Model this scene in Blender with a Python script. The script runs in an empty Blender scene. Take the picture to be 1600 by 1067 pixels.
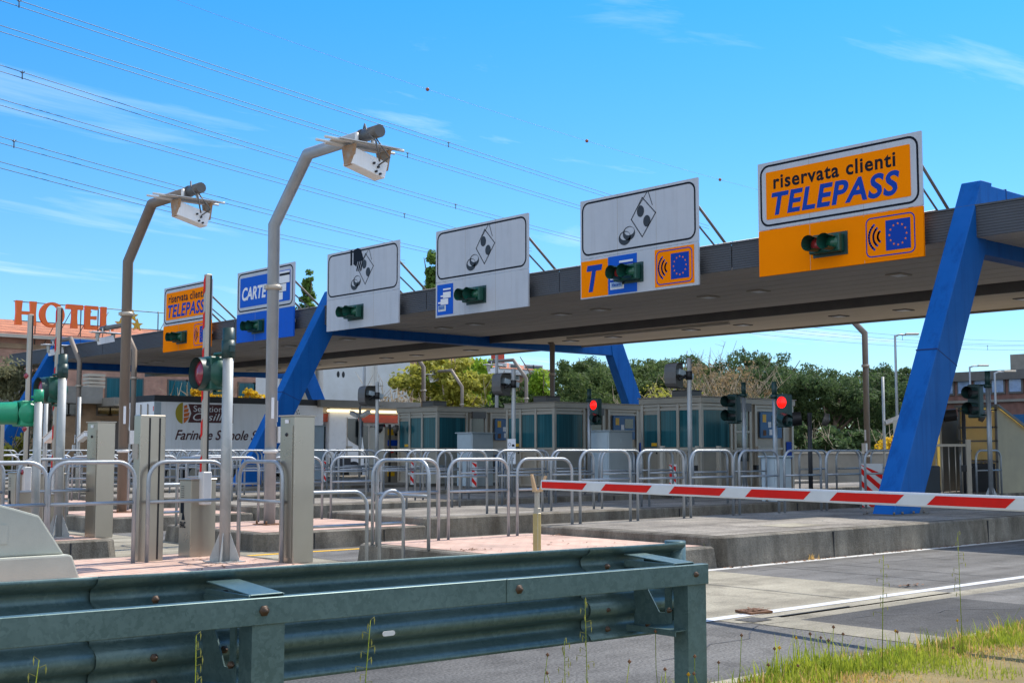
import bpy, bmesh, math, random
from mathutils import Vector, Matrix, noise
random.seed(7)
R = math.radians
scene = bpy.context.scene
COL = scene.collection

# ------------------------------------------------------------------ camera, sky, sun, exposure
# X runs along the lanes (away), Y along the canopy (to the left and away), Z up, metres
FPX, CXP, CYP, EYE = 1976.0, 800.0, 533.5, 1.5
PITCH = math.atan((703 - CYP) / FPX)
HEAD = math.atan2(.75, .661)
cam_d = bpy.data.cameras.new('camera')
cam = bpy.data.objects.new('camera', cam_d); COL.objects.link(cam)
cam_d.sensor_width = 36; cam_d.lens = 36 * FPX / 1600
cam_d.clip_start = .1; cam_d.clip_end = 5000
cam.location = (0, 0, EYE)
cam.rotation_euler = (R(90) + PITCH, 0, HEAD - R(90))
scene.camera = cam

SUN = Vector((.75, .06, 1.0)).normalized()
sun_d = bpy.data.lights.new('sun', 'SUN'); sun = bpy.data.objects.new('sun', sun_d); COL.objects.link(sun)
sun_d.energy = 3.9; sun_d.angle = R(.5); sun_d.color = (1, .93, .82)
sun.rotation_euler = (-SUN).to_track_quat('-Z', 'Y').to_euler()
sun.location = (20, 0, 40)

w = bpy.data.worlds.new('World'); scene.world = w; w.use_nodes = True
nt = w.node_tree; nt.nodes.clear()
def N(t, **k):
    n = nt.nodes.new(t)
    for a, b in k.items(): setattr(n, a, b)
    return n
sky = N('ShaderNodeTexSky', sky_type='NISHITA', sun_disc=False)
sky.sun_elevation = math.asin(SUN.z); sky.sun_rotation = math.atan2(SUN.x, SUN.y)
sky.air_density = 1.0; sky.dust_density = .2; sky.ozone_density = 2.0
hs = N('ShaderNodeHueSaturation'); hs.inputs['Saturation'].default_value = 1.0
nt.links.new(sky.outputs[0], hs.inputs['Color'])
tc = N('ShaderNodeTexCoord'); sep = N('ShaderNodeSeparateXYZ'); nt.links.new(tc.outputs['Generated'], sep.inputs[0])
def M_(op, a, b=None):
    n = N('ShaderNodeMath', operation=op)
    for i, v in enumerate((a, b)):
        if v is None: continue
        if isinstance(v, (int, float)): n.inputs[i].default_value = v
        else: nt.links.new(v, n.inputs[i])
    return n.outputs[0]
zc = M_('ADD', M_('MAXIMUM', sep.outputs[2], 0.0), .06)
px_ = M_('DIVIDE', sep.outputs[0], zc); py_ = M_('DIVIDE', sep.outputs[1], zc)
cmb = N('ShaderNodeCombineXYZ'); nt.links.new(px_, cmb.inputs[0]); nt.links.new(py_, cmb.inputs[1])
mp = N('ShaderNodeMapping'); mp.inputs['Scale'].default_value = (.42, 1.0, 1); mp.inputs['Rotation'].default_value = (0, 0, R(20)); mp.inputs['Location'].default_value = (-0.094, 1.037, 0)
nt.links.new(cmb.outputs[0], mp.inputs[0])
nz = N('ShaderNodeTexNoise'); nz.inputs['Scale'].default_value = 1.05; nz.inputs['Detail'].default_value = 9; nz.inputs['Roughness'].default_value = .6; nz.inputs['Distortion'].default_value = .5
nt.links.new(mp.outputs[0], nz.inputs['Vector'])
rmp = N('ShaderNodeValToRGB'); rmp.color_ramp.elements[0].position = .57; rmp.color_ramp.elements[1].position = .80
nt.links.new(nz.outputs[0], rmp.inputs[0])
# more cloud low over the horizon
hz = M_('POWER', M_('SUBTRACT', 1.0, M_('MINIMUM', M_('MAXIMUM', sep.outputs[2], 0.0), 1.0)), 11.0)
# broken bright cloud, unseen behind the camera, added as fill for shaded faces
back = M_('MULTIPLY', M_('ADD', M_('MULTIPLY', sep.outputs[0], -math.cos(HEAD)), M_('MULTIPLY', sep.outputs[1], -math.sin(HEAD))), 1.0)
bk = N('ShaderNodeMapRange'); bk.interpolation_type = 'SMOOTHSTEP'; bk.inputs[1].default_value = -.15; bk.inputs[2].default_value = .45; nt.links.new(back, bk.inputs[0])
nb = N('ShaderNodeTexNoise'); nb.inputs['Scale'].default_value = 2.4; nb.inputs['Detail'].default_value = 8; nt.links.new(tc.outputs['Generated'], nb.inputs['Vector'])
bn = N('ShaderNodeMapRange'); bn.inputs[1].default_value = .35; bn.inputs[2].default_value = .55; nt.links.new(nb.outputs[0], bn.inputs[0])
fill_cloud = M_('MULTIPLY', M_('MULTIPLY', bk.outputs[0], bn.outputs[0]), .75)
fac = M_('MINIMUM', M_('ADD', fill_cloud, M_('ADD', M_('MULTIPLY', rmp.outputs[0], .6), M_('MULTIPLY', hz, .15))), .92)
tint = N('ShaderNodeValToRGB'); tint.color_ramp.elements[0].position = 0; tint.color_ramp.elements[0].color = (.40, .55, .69, 1); tint.color_ramp.elements[1].position = .40; tint.color_ramp.elements[1].color = (.10, .60, .97, 1)
e3 = tint.color_ramp.elements.new(.8); e3.color = (.42, .68, .95, 1)
nt.links.new(sep.outputs[2], tint.inputs[0])
tm_ = N('ShaderNodeMix', data_type='RGBA', blend_type='MULTIPLY'); tm_.inputs[0].default_value = 1; nt.links.new(hs.outputs[0], tm_.inputs[6]); nt.links.new(tint.outputs[0], tm_.inputs[7])
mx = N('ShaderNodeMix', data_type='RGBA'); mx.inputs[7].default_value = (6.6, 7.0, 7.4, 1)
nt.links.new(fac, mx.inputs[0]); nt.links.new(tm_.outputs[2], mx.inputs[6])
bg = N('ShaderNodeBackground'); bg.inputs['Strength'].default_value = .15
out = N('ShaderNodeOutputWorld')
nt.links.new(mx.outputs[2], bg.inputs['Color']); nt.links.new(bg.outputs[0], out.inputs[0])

scene.view_settings.view_transform = 'Standard'; scene.view_settings.look = 'None'
scene.view_settings.gamma = 1; scene.view_settings.use_curve_mapping = False
scene.view_settings.exposure = .6
scene.cycles.max_bounces = 6

# ------------------------------------------------------------------ measuring: rays of the photograph's camera to points of the place
_st, _ct = math.sin(PITCH), math.cos(PITCH)
_fw = (math.cos(HEAD), math.sin(HEAD)); _rt = (math.sin(HEAD), -math.cos(HEAD))
def ray(px, py):
    u = (px - CXP) / FPX; v = (CYP - py) / FPX; f = _ct - v * _st
    return u * _rt[0] + f * _fw[0], u * _rt[1] + f * _fw[1], _st + v * _ct
def G(px, py, z=0):
    r = ray(px, py); k = (z - EYE) / r[2]; return Vector((r[0] * k, r[1] * k, z))
def onT(px, py, t):
    r = ray(px, py); k = t / r[1]; return Vector((r[0] * k, t, EYE + r[2] * k))
def onX(px, py, x):
    r = ray(px, py); k = x / r[0]; return Vector((x, r[1] * k, EYE + r[2] * k))
def onZ(px, py, Z):
    r = ray(px, py); k = Z / (r[0] * _fw[0] + r[1] * _fw[1]); return Vector((r[0] * k, r[1] * k, EYE + r[2] * k))
RIGHT = Vector((_rt[0], _rt[1], 0)); FWD = Vector((_fw[0], _fw[1], 0)); UP = Vector((0, 0, 1))

# ------------------------------------------------------------------ materials
MATS = {}
def mat(name, col, rough=.6, metal=0, var=.15, scale=3.0, bump=0, bscale=None, spec=.5, col2=None, stretch=None, emit=0, trans=0, detail=6):
    if name in MATS: return MATS[name]
    m = bpy.data.materials.new(name); m.use_nodes = True; t = m.node_tree; L = t.links
    b = t.nodes['Principled BSDF']
    b.inputs['Metallic'].default_value = metal; b.inputs['Roughness'].default_value = rough
    b.inputs['Specular IOR Level'].default_value = spec
    c = t.nodes.new('ShaderNodeTexCoord'); v = c.outputs['Object']
    if stretch:
        g = t.nodes.new('ShaderNodeMapping'); g.inputs['Scale'].default_value = stretch; L.new(v, g.inputs[0]); v = g.outputs[0]
    if var or col2:
        n = t.nodes.new('ShaderNodeTexNoise'); n.inputs['Scale'].default_value = scale; n.inputs['Detail'].default_value = detail; n.inputs['Roughness'].default_value = .65
        L.new(v, n.inputs['Vector'])
        r = t.nodes.new('ShaderNodeValToRGB'); r.color_ramp.elements[0].position = .3; r.color_ramp.elements[1].position = .7
        a = col2 or tuple(min(1, x * (1 + var)) for x in col); d = col if col2 else tuple(x * (1 - var) for x in col)
        r.color_ramp.elements[0].color = (*d, 1); r.color_ramp.elements[1].color = (*a, 1)
        L.new(n.outputs[0], r.inputs[0]); L.new(r.outputs[0], b.inputs['Base Color'])
        q = t.nodes.new('ShaderNodeMapRange'); q.inputs[3].default_value = max(.02, rough - .12); q.inputs[4].default_value = min(1, rough + .12)
        L.new(n.outputs[0], q.inputs[0]); L.new(q.outputs[0], b.inputs['Roughness'])
    else:
        b.inputs['Base Color'].default_value = (*col, 1)
    if bump:
        n2 = t.nodes.new('ShaderNodeTexNoise'); n2.inputs['Scale'].default_value = bscale or scale * 8; n2.inputs['Detail'].default_value = 5
        L.new(v, n2.inputs['Vector'])
        u = t.nodes.new('ShaderNodeBump'); u.inputs['Strength'].default_value = bump; u.inputs['Distance'].default_value = .02
        L.new(n2.outputs[0], u.inputs['Height']); L.new(u.outputs[0], b.inputs['Normal'])
    if emit:
        b.inputs['Emission Color'].default_value = (*col, 1); b.inputs['Emission Strength'].default_value = emit
    if trans: b.inputs['Transmission Weight'].default_value = trans
    MATS[name] = m; return m

def brick_mat(name, c1, c2, mortar, bw, bh, axis='z', rough=.85, bump=.4, msize=.012, offset=.5):
    """bricks or pavers; axis 'z' for walls (u = x+y, v = z), 'g' for ground (u = x, v = y)"""
    m = bpy.data.materials.new(name); m.use_nodes = True; t = m.node_tree; L = t.links; b = t.nodes['Principled BSDF']
    c = t.nodes.new('ShaderNodeTexCoord'); s = t.nodes.new('ShaderNodeSeparateXYZ'); L.new(c.outputs['Object'], s.inputs[0])
    k = t.nodes.new('ShaderNodeCombineXYZ')
    if axis == 'z':
        a = t.nodes.new('ShaderNodeMath'); a.operation = 'ADD'; L.new(s.outputs[0], a.inputs[0]); L.new(s.outputs[1], a.inputs[1])
        L.new(a.outputs[0], k.inputs[0]); L.new(s.outputs[2], k.inputs[1])
    else:
        L.new(s.outputs[1], k.inputs[0]); L.new(s.outputs[0], k.inputs[1])
    br = t.nodes.new('ShaderNodeTexBrick'); br.inputs['Scale'].default_value = 1; br.inputs['Brick Width'].default_value = bw; br.inputs['Row Height'].default_value = bh
    br.inputs['Mortar Size'].default_value = msize; br.inputs['Color1'].default_value = (*c1, 1); br.inputs['Color2'].default_value = (*c2, 1); br.inputs['Mortar'].default_value = (*mortar, 1)
    br.offset = offset
    L.new(k.outputs[0], br.inputs['Vector'])
    n = t.nodes.new('ShaderNodeTexNoise'); n.inputs['Scale'].default_value = 1.3; n.inputs['Detail'].default_value = 8; L.new(c.outputs['Object'], n.inputs['Vector'])
    mxr = t.nodes.new('ShaderNodeMix'); mxr.data_type = 'RGBA'; mxr.blend_type = 'MULTIPLY'; mxr.inputs[0].default_value = .55
    rr = t.nodes.new('ShaderNodeValToRGB'); rr.color_ramp.elements[0].color = (.45, .45, .45, 1); rr.color_ramp.elements[1].color = (1.25, 1.2, 1.15, 1); rr.color_ramp.elements[0].position = .3; rr.color_ramp.elements[1].position = .7
    L.new(n.outputs[0], rr.inputs[0]); L.new(br.outputs[0], mxr.inputs[6]); L.new(rr.outputs[0], mxr.inputs[7]); L.new(mxr.outputs[2], b.inputs['Base Color'])
    b.inputs['Roughness'].default_value = rough
    if bump:
        u = t.nodes.new('ShaderNodeBump'); u.inputs['Strength'].default_value = bump; u.inputs['Distance'].default_value = .008; u.invert = True
        L.new(br.outputs['Fac'], u.inputs['Height']); L.new(u.outputs[0], b.inputs['Normal'])
    MATS[name] = m; return m

def ground_mat(name, c1, c2, speck, rough=.9, big=.25, fine=60):
    """asphalt or concrete: broad blotches, fine aggregate, a few dark stains and cracks"""
    m = bpy.data.materials.new(name); m.use_nodes = True; t = m.node_tree; L = t.links; b = t.nodes['Principled BSDF']
    c = t.nodes.new('ShaderNodeTexCoord')
    def nz(s, d, ro=.6):
        n = t.nodes.new('ShaderNodeTexNoise'); n.inputs['Scale'].default_value = s; n.inputs['Detail'].default_value = d; n.inputs['Roughness'].default_value = ro
        L.new(c.outputs['Object'], n.inputs['Vector']); return n.outputs[0]
    def ramp(v, p0, p1, a, d):
        r = t.nodes.new('ShaderNodeValToRGB'); r.color_ramp.elements[0].position = p0; r.color_ramp.elements[1].position = p1
        r.color_ramp.elements[0].color = (*a, 1); r.color_ramp.elements[1].color = (*d, 1); L.new(v, r.inputs[0]); return r.outputs[0]
    def mul(a, d, f):
        x = t.nodes.new('ShaderNodeMix'); x.data_type = 'RGBA'; x.blend_type = 'MULTIPLY'; x.inputs[0].default_value = f
        L.new(a, x.inputs[6]); L.new(d, x.inputs[7]); return x.outputs[2]
    base = ramp(nz(big, 7, .7), .32, .68, c1, c2)
    fineN = nz(fine, 3)
    col = mul(base, ramp(fineN, .35, .65, (1 - speck,) * 3, (1 + speck,) * 3), 1)
    col = mul(col, ramp(nz(1.7, 8, .75), .33, .5, (.48, .47, .46), (1, 1, 1)), .8)
    g = t.nodes.new('ShaderNodeMapping'); g.inputs['Scale'].default_value = (.07, 1.6, 1); L.new(c.outputs['Object'], g.inputs[0])
    n5 = t.nodes.new('ShaderNodeTexNoise'); n5.inputs['Scale'].default_value = 1.0; n5.inputs['Detail'].default_value = 6; L.new(g.outputs[0], n5.inputs['Vector'])
    col = mul(col, ramp(n5.outputs[0], .38, .58, (.66, .65, .64), (1.08, 1.08, 1.08)), .8)
    L.new(col, b.inputs['Base Color']); b.inputs['Roughness'].default_value = rough; b.inputs['Specular IOR Level'].default_value = .25
    u = t.nodes.new('ShaderNodeBump'); u.inputs['Strength'].default_value = .5; u.inputs['Distance'].default_value = .01; L.new(fineN, u.inputs['Height']); L.new(u.outputs[0], b.inputs['Normal'])
    MATS[name] = m; return m

def galv_mat(name, c1, c2, rough=.42, metal=.55, cell=9):
    """hot-dip galvanised steel: crystal spangle cells with streaks"""
    m = bpy.data.materials.new(name); m.use_nodes = True; t = m.node_tree; L = t.links; b = t.nodes['Principled BSDF']
    c = t.nodes.new('ShaderNodeTexCoord')
    vo = t.nodes.new('ShaderNodeTexVoronoi'); vo.inputs['Scale'].default_value = cell; 
    n0 = t.nodes.new('ShaderNodeTexNoise'); n0.inputs['Scale'].default_value = cell * .7; n0.inputs['Detail'].default_value = 3; L.new(c.outputs['Object'], n0.inputs['Vector'])
    ad = t.nodes.new('ShaderNodeMix'); ad.data_type = 'RGBA'; ad.blend_type = 'ADD'; ad.inputs[0].default_value = .12; L.new(c.outputs['Object'], ad.inputs[6]); L.new(n0.outputs[1], ad.inputs[7]); L.new(ad.outputs[2], vo.inputs['Vector'])
    n = t.nodes.new('ShaderNodeTexNoise'); n.inputs['Scale'].default_value = 2.2; n.inputs['Detail'].default_value = 8; L.new(c.outputs['Object'], n.inputs['Vector'])
    sp = t.nodes.new('ShaderNodeSeparateColor'); L.new(vo.outputs['Color'], sp.inputs[0])
    a = t.nodes.new('ShaderNodeMath'); a.operation = 'MULTIPLY_ADD'; a.inputs[1].default_value = .28; L.new(sp.outputs[0], a.inputs[0])
    h = t.nodes.new('ShaderNodeMath'); h.operation = 'MULTIPLY'; h.inputs[1].default_value = .8; L.new(n.outputs[0], h.inputs[0]); L.new(h.outputs[0], a.inputs[2])
    r = t.nodes.new('ShaderNodeValToRGB'); r.color_ramp.elements[0].position = .15; r.color_ramp.elements[1].position = .85
    r.color_ramp.elements[0].color = (*c1, 1); r.color_ramp.elements[1].color = (*c2, 1); L.new(a.outputs[0], r.inputs[0]); L.new(r.outputs[0], b.inputs['Base Color'])
    q = t.nodes.new('ShaderNodeMapRange'); q.inputs[3].default_value = rough - .1; q.inputs[4].default_value = rough + .15; L.new(a.outputs[0], q.inputs[0]); L.new(q.outputs[0], b.inputs['Roughness'])
    b.inputs['Metallic'].default_value = metal
    MATS[name] = m; return m

def leaf_mat(name, c1, c2, scale=.8):
    m = bpy.data.materials.new(name); m.use_nodes = True; t = m.node_tree; L = t.links; b = t.nodes['Principled BSDF']
    c = t.nodes.new('ShaderNodeTexCoord'); n = t.nodes.new('ShaderNodeTexNoise'); n.inputs['Scale'].default_value = scale; n.inputs['Detail'].default_value = 10; n.inputs['Roughness'].default_value = .8
    L.new(c.outputs['Object'], n.inputs['Vector'])
    r = t.nodes.new('ShaderNodeValToRGB'); r.color_ramp.elements[0].position = .33; r.color_ramp.elements[1].position = .67; r.color_ramp.elements[0].color = (*c1, 1); r.color_ramp.elements[1].color = (*c2, 1)
    L.new(n.outputs[0], r.inputs[0]); L.new(r.outputs[0], b.inputs['Base Color']); b.inputs['Roughness'].default_value = .65; b.inputs['Specular IOR Level'].default_value = .25
    tr = t.nodes.new('ShaderNodeBsdfTranslucent'); L.new(r.outputs[0], tr.inputs['Color'])
    ms = t.nodes.new('ShaderNodeMixShader'); ms.inputs[0].default_value = .48; L.new(b.outputs[0], ms.inputs[1]); L.new(tr.outputs[0], ms.inputs[2]); L.new(ms.outputs[0], t.nodes['Material Output'].inputs[0])
    MATS[name] = m; return m

galv_mat('galv', (.24, .27, .30), (.42, .45, .48), rough=.4)
galv_mat('galv_beam', (.038, .082, .085), (.115, .185, .185), rough=.38, metal=.38, cell=38)
galv_mat('galv_pole', (.28, .30, .30), (.46, .47, .46), rough=.5, metal=.35, cell=7)
mat('pole_grey', (.34, .37, .40), .5, .3, .12, 2)
mat('pole_brown', (.20, .165, .135), .6, .2, .18, 2, stretch=(1, 1, .3))
mat('steel', (.42, .385, .325), .30, .8, .07, 1.1)
mat('black', (.012, .012, .014), .5, var=0)
mat('dark', (.03, .032, .036), .6, var=.2)
mat('blue', (.003, .105, .40), .5, var=.14, scale=1.4, detail=9, spec=.15)
mat('blue_seam', (.003, .03, .15), .6, var=0)
mat('sign_white', (.52, .54, .58), .42, var=.05, scale=.8)
mat('sign_blue', (.003, .10, .55), .6, var=.06, spec=.2)
mat('ink_blue', (.001, .048, .36), .6, var=0, spec=.2)
mat('orange', (1.0, .25, .0), .7, var=.03, scale=1, spec=.04)
mat('ink', (.010, .014, .022), .6, var=0, spec=.1)
mat('ink_grey', (.02, .024, .03), .5, var=0)
mat('paper', (.75, .76, .78), .5, var=.03)
mat('signal_green', (.008, .075, .052), .4, var=.15, scale=4)
mat('signal_bright', (.01, .26, .13), .4, var=.12, scale=4)
mat('signal_dark', (.012, .045, .042), .45, var=.15)
mat('lens_red', (.28, .015, .03), .15, var=.1, spec=.8)
mat('lens_dull', (.35, .03, .03), .25, var=.1)
mat('lens_green', (.01, .09, .05), .2, var=.1)
mat('lens_lit', (1, .006, .003), .3, var=0, emit=1.5)
mat('white_paint', (.64, .64, .63), .4, var=.07, scale=3)
mat('red_paint', (.68, .012, .006), .55, var=.1, scale=4, spec=.2)
mat('alu', (.38, .335, .27), .5, .25, .12, 1.5)
mat('alu_light', (.45, .40, .33), .45, .3, .1, 1.5)
mat('alu_dark', (.13, .12, .11), .5, .3, .15, 2)
mat('glass', (.018, .105, .13), .14, 0, .5, 1.1, spec=.25, stretch=(9, 9, .15))
mat('glass_dark', (.02, .032, .04), .06, 0, .3, 2, spec=.8)
mat('glass_sky', (.22, .32, .5), .12, 0, .25, 2, spec=.8)
mat('beige_wall', (.34, .30, .19), .55, .1, .15, 1.5)
mat('beige_pane', (.80, .68, .36), .4, var=.12)
def translucent(name):
    m = MATS[name]; t = m.node_tree; b = t.nodes['Principled BSDF']; tr = t.nodes.new('ShaderNodeBsdfTranslucent'); ms = t.nodes.new('ShaderNodeMixShader'); ms.inputs[0].default_value = .6
    tr.inputs['Color'].default_value = (.85, .72, .36, 1)
    t.links.new(b.outputs[0], ms.inputs[1]); t.links.new(tr.outputs[0], ms.inputs[2]); t.links.new(ms.outputs[0], t.nodes['Material Output'].inputs[0])
translucent('beige_pane')
mat('cash_blue', (.42, .50, .55), .45, .1, .08, 2)
mat('machine_blue', (.015, .10, .25), .4, var=.12)
mat('yellow', (.75, .42, .01), .5, var=.08)
mat('rust', (.16, .075, .035), .8, var=.35, scale=12)
mat('rusty_alu', (.40, .36, .29), .6, .2, scale=7, col2=(.42, .17, .03))
mat('stay_steel', (.13, .115, .10), .6, .2, .2, 4)
mat('bolt', (.075, .05, .035), .55, .5, .3, 30)
mat('wood_raw', (.55, .36, .2), .7, var=.2)
ground_mat('asphalt', (.095, .094, .092), (.165, .16, .15), .42, fine=48)
ground_mat('asphalt_dark', (.055, .056, .058), (.10, .098, .095), .38)
ground_mat('concrete_lane', (.115, .113, .11), (.185, .18, .17), .22, big=.4)
ground_mat('concrete_pale', (.24, .22, .17), (.37, .34, .265), .2, big=.6)
ground_mat('slab', (.17, .155, .135), (.34, .31, .265), .28, big=.7, fine=35)
def kerb_mat(name, c1, c2, stain):
    m = bpy.data.materials.new(name); m.use_nodes = True; t = m.node_tree; L = t.links; b = t.nodes['Principled BSDF']
    c = t.nodes.new('ShaderNodeTexCoord')
    def nz(s, d, stv=None):
        v = c.outputs['Object']
        if stv:
            g = t.nodes.new('ShaderNodeMapping'); g.inputs['Scale'].default_value = stv; L.new(v, g.inputs[0]); v = g.outputs[0]
        n = t.nodes.new('ShaderNodeTexNoise'); n.inputs['Scale'].default_value = s; n.inputs['Detail'].default_value = d; n.inputs['Roughness'].default_value = .7; L.new(v, n.inputs['Vector']); return n.outputs[0]
    def ramp(v, p0, p1, a, d):
        r = t.nodes.new('ShaderNodeValToRGB'); r.color_ramp.elements[0].position = p0; r.color_ramp.elements[1].position = p1
        r.color_ramp.elements[0].color = (*a, 1); r.color_ramp.elements[1].color = (*d, 1); L.new(v, r.inputs[0]); return r.outputs[0]
    def mul(a, d, f):
        x = t.nodes.new('ShaderNodeMix'); x.data_type = 'RGBA'; x.blend_type = 'MULTIPLY'; x.inputs[0].default_value = f
        L.new(a, x.inputs[6]); L.new(d, x.inputs[7]); return x.outputs[2]
    col = ramp(nz(1.2, 9), .3, .7, c1, c2)
    col = mul(col, ramp(nz(2.3, 8, (1, 1, .25)), .35, .6, stain, (1, 1, 1)), .85)
    f = nz(45, 4); col = mul(col, ramp(f, .3, .7, (.75,) * 3, (1.25,) * 3), 1)
    # damp dark foot and seams every 1.6 m
    L.new(col, b.inputs['Base Color']); b.inputs['Roughness'].default_value = .92; b.inputs['Specular IOR Level'].default_value = .2
    u = t.nodes.new('ShaderNodeBump'); u.inputs['Strength'].default_value = .8; u.inputs['Distance'].default_value = .015; L.new(f, u.inputs['Height']); L.new(u.outputs[0], b.inputs['Normal'])
    MATS[name] = m
kerb_mat('kerb', (.14, .132, .115), (.30, .27, .22), (.34, .32, .3))
mat('precast', (.42, .43, .37), .9, var=.12, scale=1.6, bump=.12, bscale=60)
brick_mat('pavers', (.53, .35, .275), (.60, .42, .34), (.36, .25, .2), .22, .11, 'g', bump=.3, msize=.007)
brick_mat('brick', (.46, .22, .15), (.52, .27, .19), (.42, .30, .24), .25, .075, 'z')
brick_mat('brick_brown', (.20, .10, .08), (.24, .125, .10), (.2, .13, .11), .4, .4, 'z', bump=.1)
brick_mat('brick_tan', (.33, .22, .13), (.37, .25, .15), (.3, .22, .15), .25, .075, 'z', bump=.2)
brick_mat('roof_tile', (.52, .19, .09), (.62, .25, .13), (.22, .08, .04), .25, .34, 'z', bump=1.0, msize=.03)
mat('render_white', (.58, .58, .56), .85, var=.14, scale=.9, col2=(.68, .69, .69), bump=.2)
mat('concrete_wall', (.24, .225, .195), .9, var=.2, scale=1, bump=.3)
mat('red_band', (.42, .06, .02), .5, var=.15)
mat('tube_light', (1, .82, .5), .4, var=0, emit=1.2)
mat('hotel_red', (.85, .14, .012), .5, var=.08)
mat('gold', (.6, .34, .02), .5, var=.1)
mat('truck_white', (.80, .81, .82), .5, var=.06, scale=.6)
mat('truck_cab', (.86, .86, .86), .3, var=.04)
def worn_paint(name, c, faded, dirt):
    m = MATS[name]; t = m.node_tree; L = t.links; b = t.nodes['Principled BSDF']; k = t.nodes.new('ShaderNodeTexCoord')
    def nz(s, d, stv):
        g = t.nodes.new('ShaderNodeMapping'); g.inputs['Scale'].default_value = stv; L.new(k.outputs['Object'], g.inputs[0])
        n = t.nodes.new('ShaderNodeTexNoise'); n.inputs['Scale'].default_value = s; n.inputs['Detail'].default_value = d; n.inputs['Roughness'].default_value = .7; L.new(g.outputs[0], n.inputs['Vector']); return n.outputs[0]
    def rp(v, p0, p1, a, d):
        r = t.nodes.new('ShaderNodeValToRGB'); r.color_ramp.elements[0].position = p0; r.color_ramp.elements[1].position = p1
        r.color_ramp.elements[0].color = (*a, 1); r.color_ramp.elements[1].color = (*d, 1); L.new(v, r.inputs[0]); return r.outputs[0]
    x = t.nodes.new('ShaderNodeMix'); x.data_type = 'RGBA'; x.blend_type = 'MULTIPLY'; x.inputs[0].default_value = .8
    L.new(rp(nz(.9, 8, (1, 1, 1)), .35, .68, c, faded), x.inputs[6]); L.new(rp(nz(2.2, 9, (2.2, 2.2, .12)), .36, .5, dirt, (1, 1, 1)), x.inputs[7]); L.new(x.outputs[2], b.inputs['Base Color'])
worn_paint('blue', (.003, .095, .36), (.010, .115, .41), (.68, .70, .74))
worn_paint('sign_white', (.45, .475, .52), (.51, .53, .57), (.91, .9, .885))
worn_paint('truck_white', (.84, .85, .86), (.90, .90, .91), (.9, .89, .87))
mat('maroon', (.075, .012, .014), .5, var=.1)
mat('logo_olive', (.38, .30, .01), .5, var=.05)
mat('logo_orange', (.65, .14, .01), .5, var=.05)
mat('rubber', (.018, .018, .018), .8, var=.2)
mat('soffit_front', (.52, .465, .41), .7, var=.14, scale=.5, stretch=(1.5, .12, 1))
mat('soffit_rear', (.55, .46, .35), .7, var=.12, scale=.6, stretch=(1.5, .15, 1))
mat('fascia', (.07, .075, .085), .6, .1, .15, .5)
mat('roof_felt', (.2, .2, .2), .9)
mat('bark', (.12, .085, .06), .9, var=.3, scale=4)
mat('bark_pale', (.36, .29, .20), .9, var=.3, scale=4)
leaf_mat('leaf_pine', (.050, .090, .028), (.165, .225, .072))
leaf_mat('leaf_pine_dark', (.036, .074, .028), (.12, .175, .062))
leaf_mat('leaf_bright', (.14, .27, .02), (.42, .55, .06))
leaf_mat('leaf_yellow', (.22, .24, .03), (.52, .48, .09))
leaf_mat('leaf_olive', (.13, .14, .075), (.33, .32, .17))
leaf_mat('leaf_poplar', (.07, .15, .03), (.22, .33, .07))
leaf_mat('leaf_brown', (0.156, 0.111, 0.058), (0.338, 0.247, 0.130))
leaf_mat('petal', (.55, .33, .01), (.8, .55, .04))
leaf_mat('grass_green', (.16, .26, .02), (.48, .50, .06), 3)
leaf_mat('grass_dry', (.50, .32, .10), (.72, .50, .2), 3)
leaf_mat('grass_yellow', (.19, .22, .05), (.40, .38, .12), 3)
mat('soil', (.20, .15, .055), .95, var=.35, scale=4, bump=.6)
mat('cable', (.10, .14, .19), .5, .2, 0)
mat('ball', (.30, .09, .05), .6, var=0)

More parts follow.
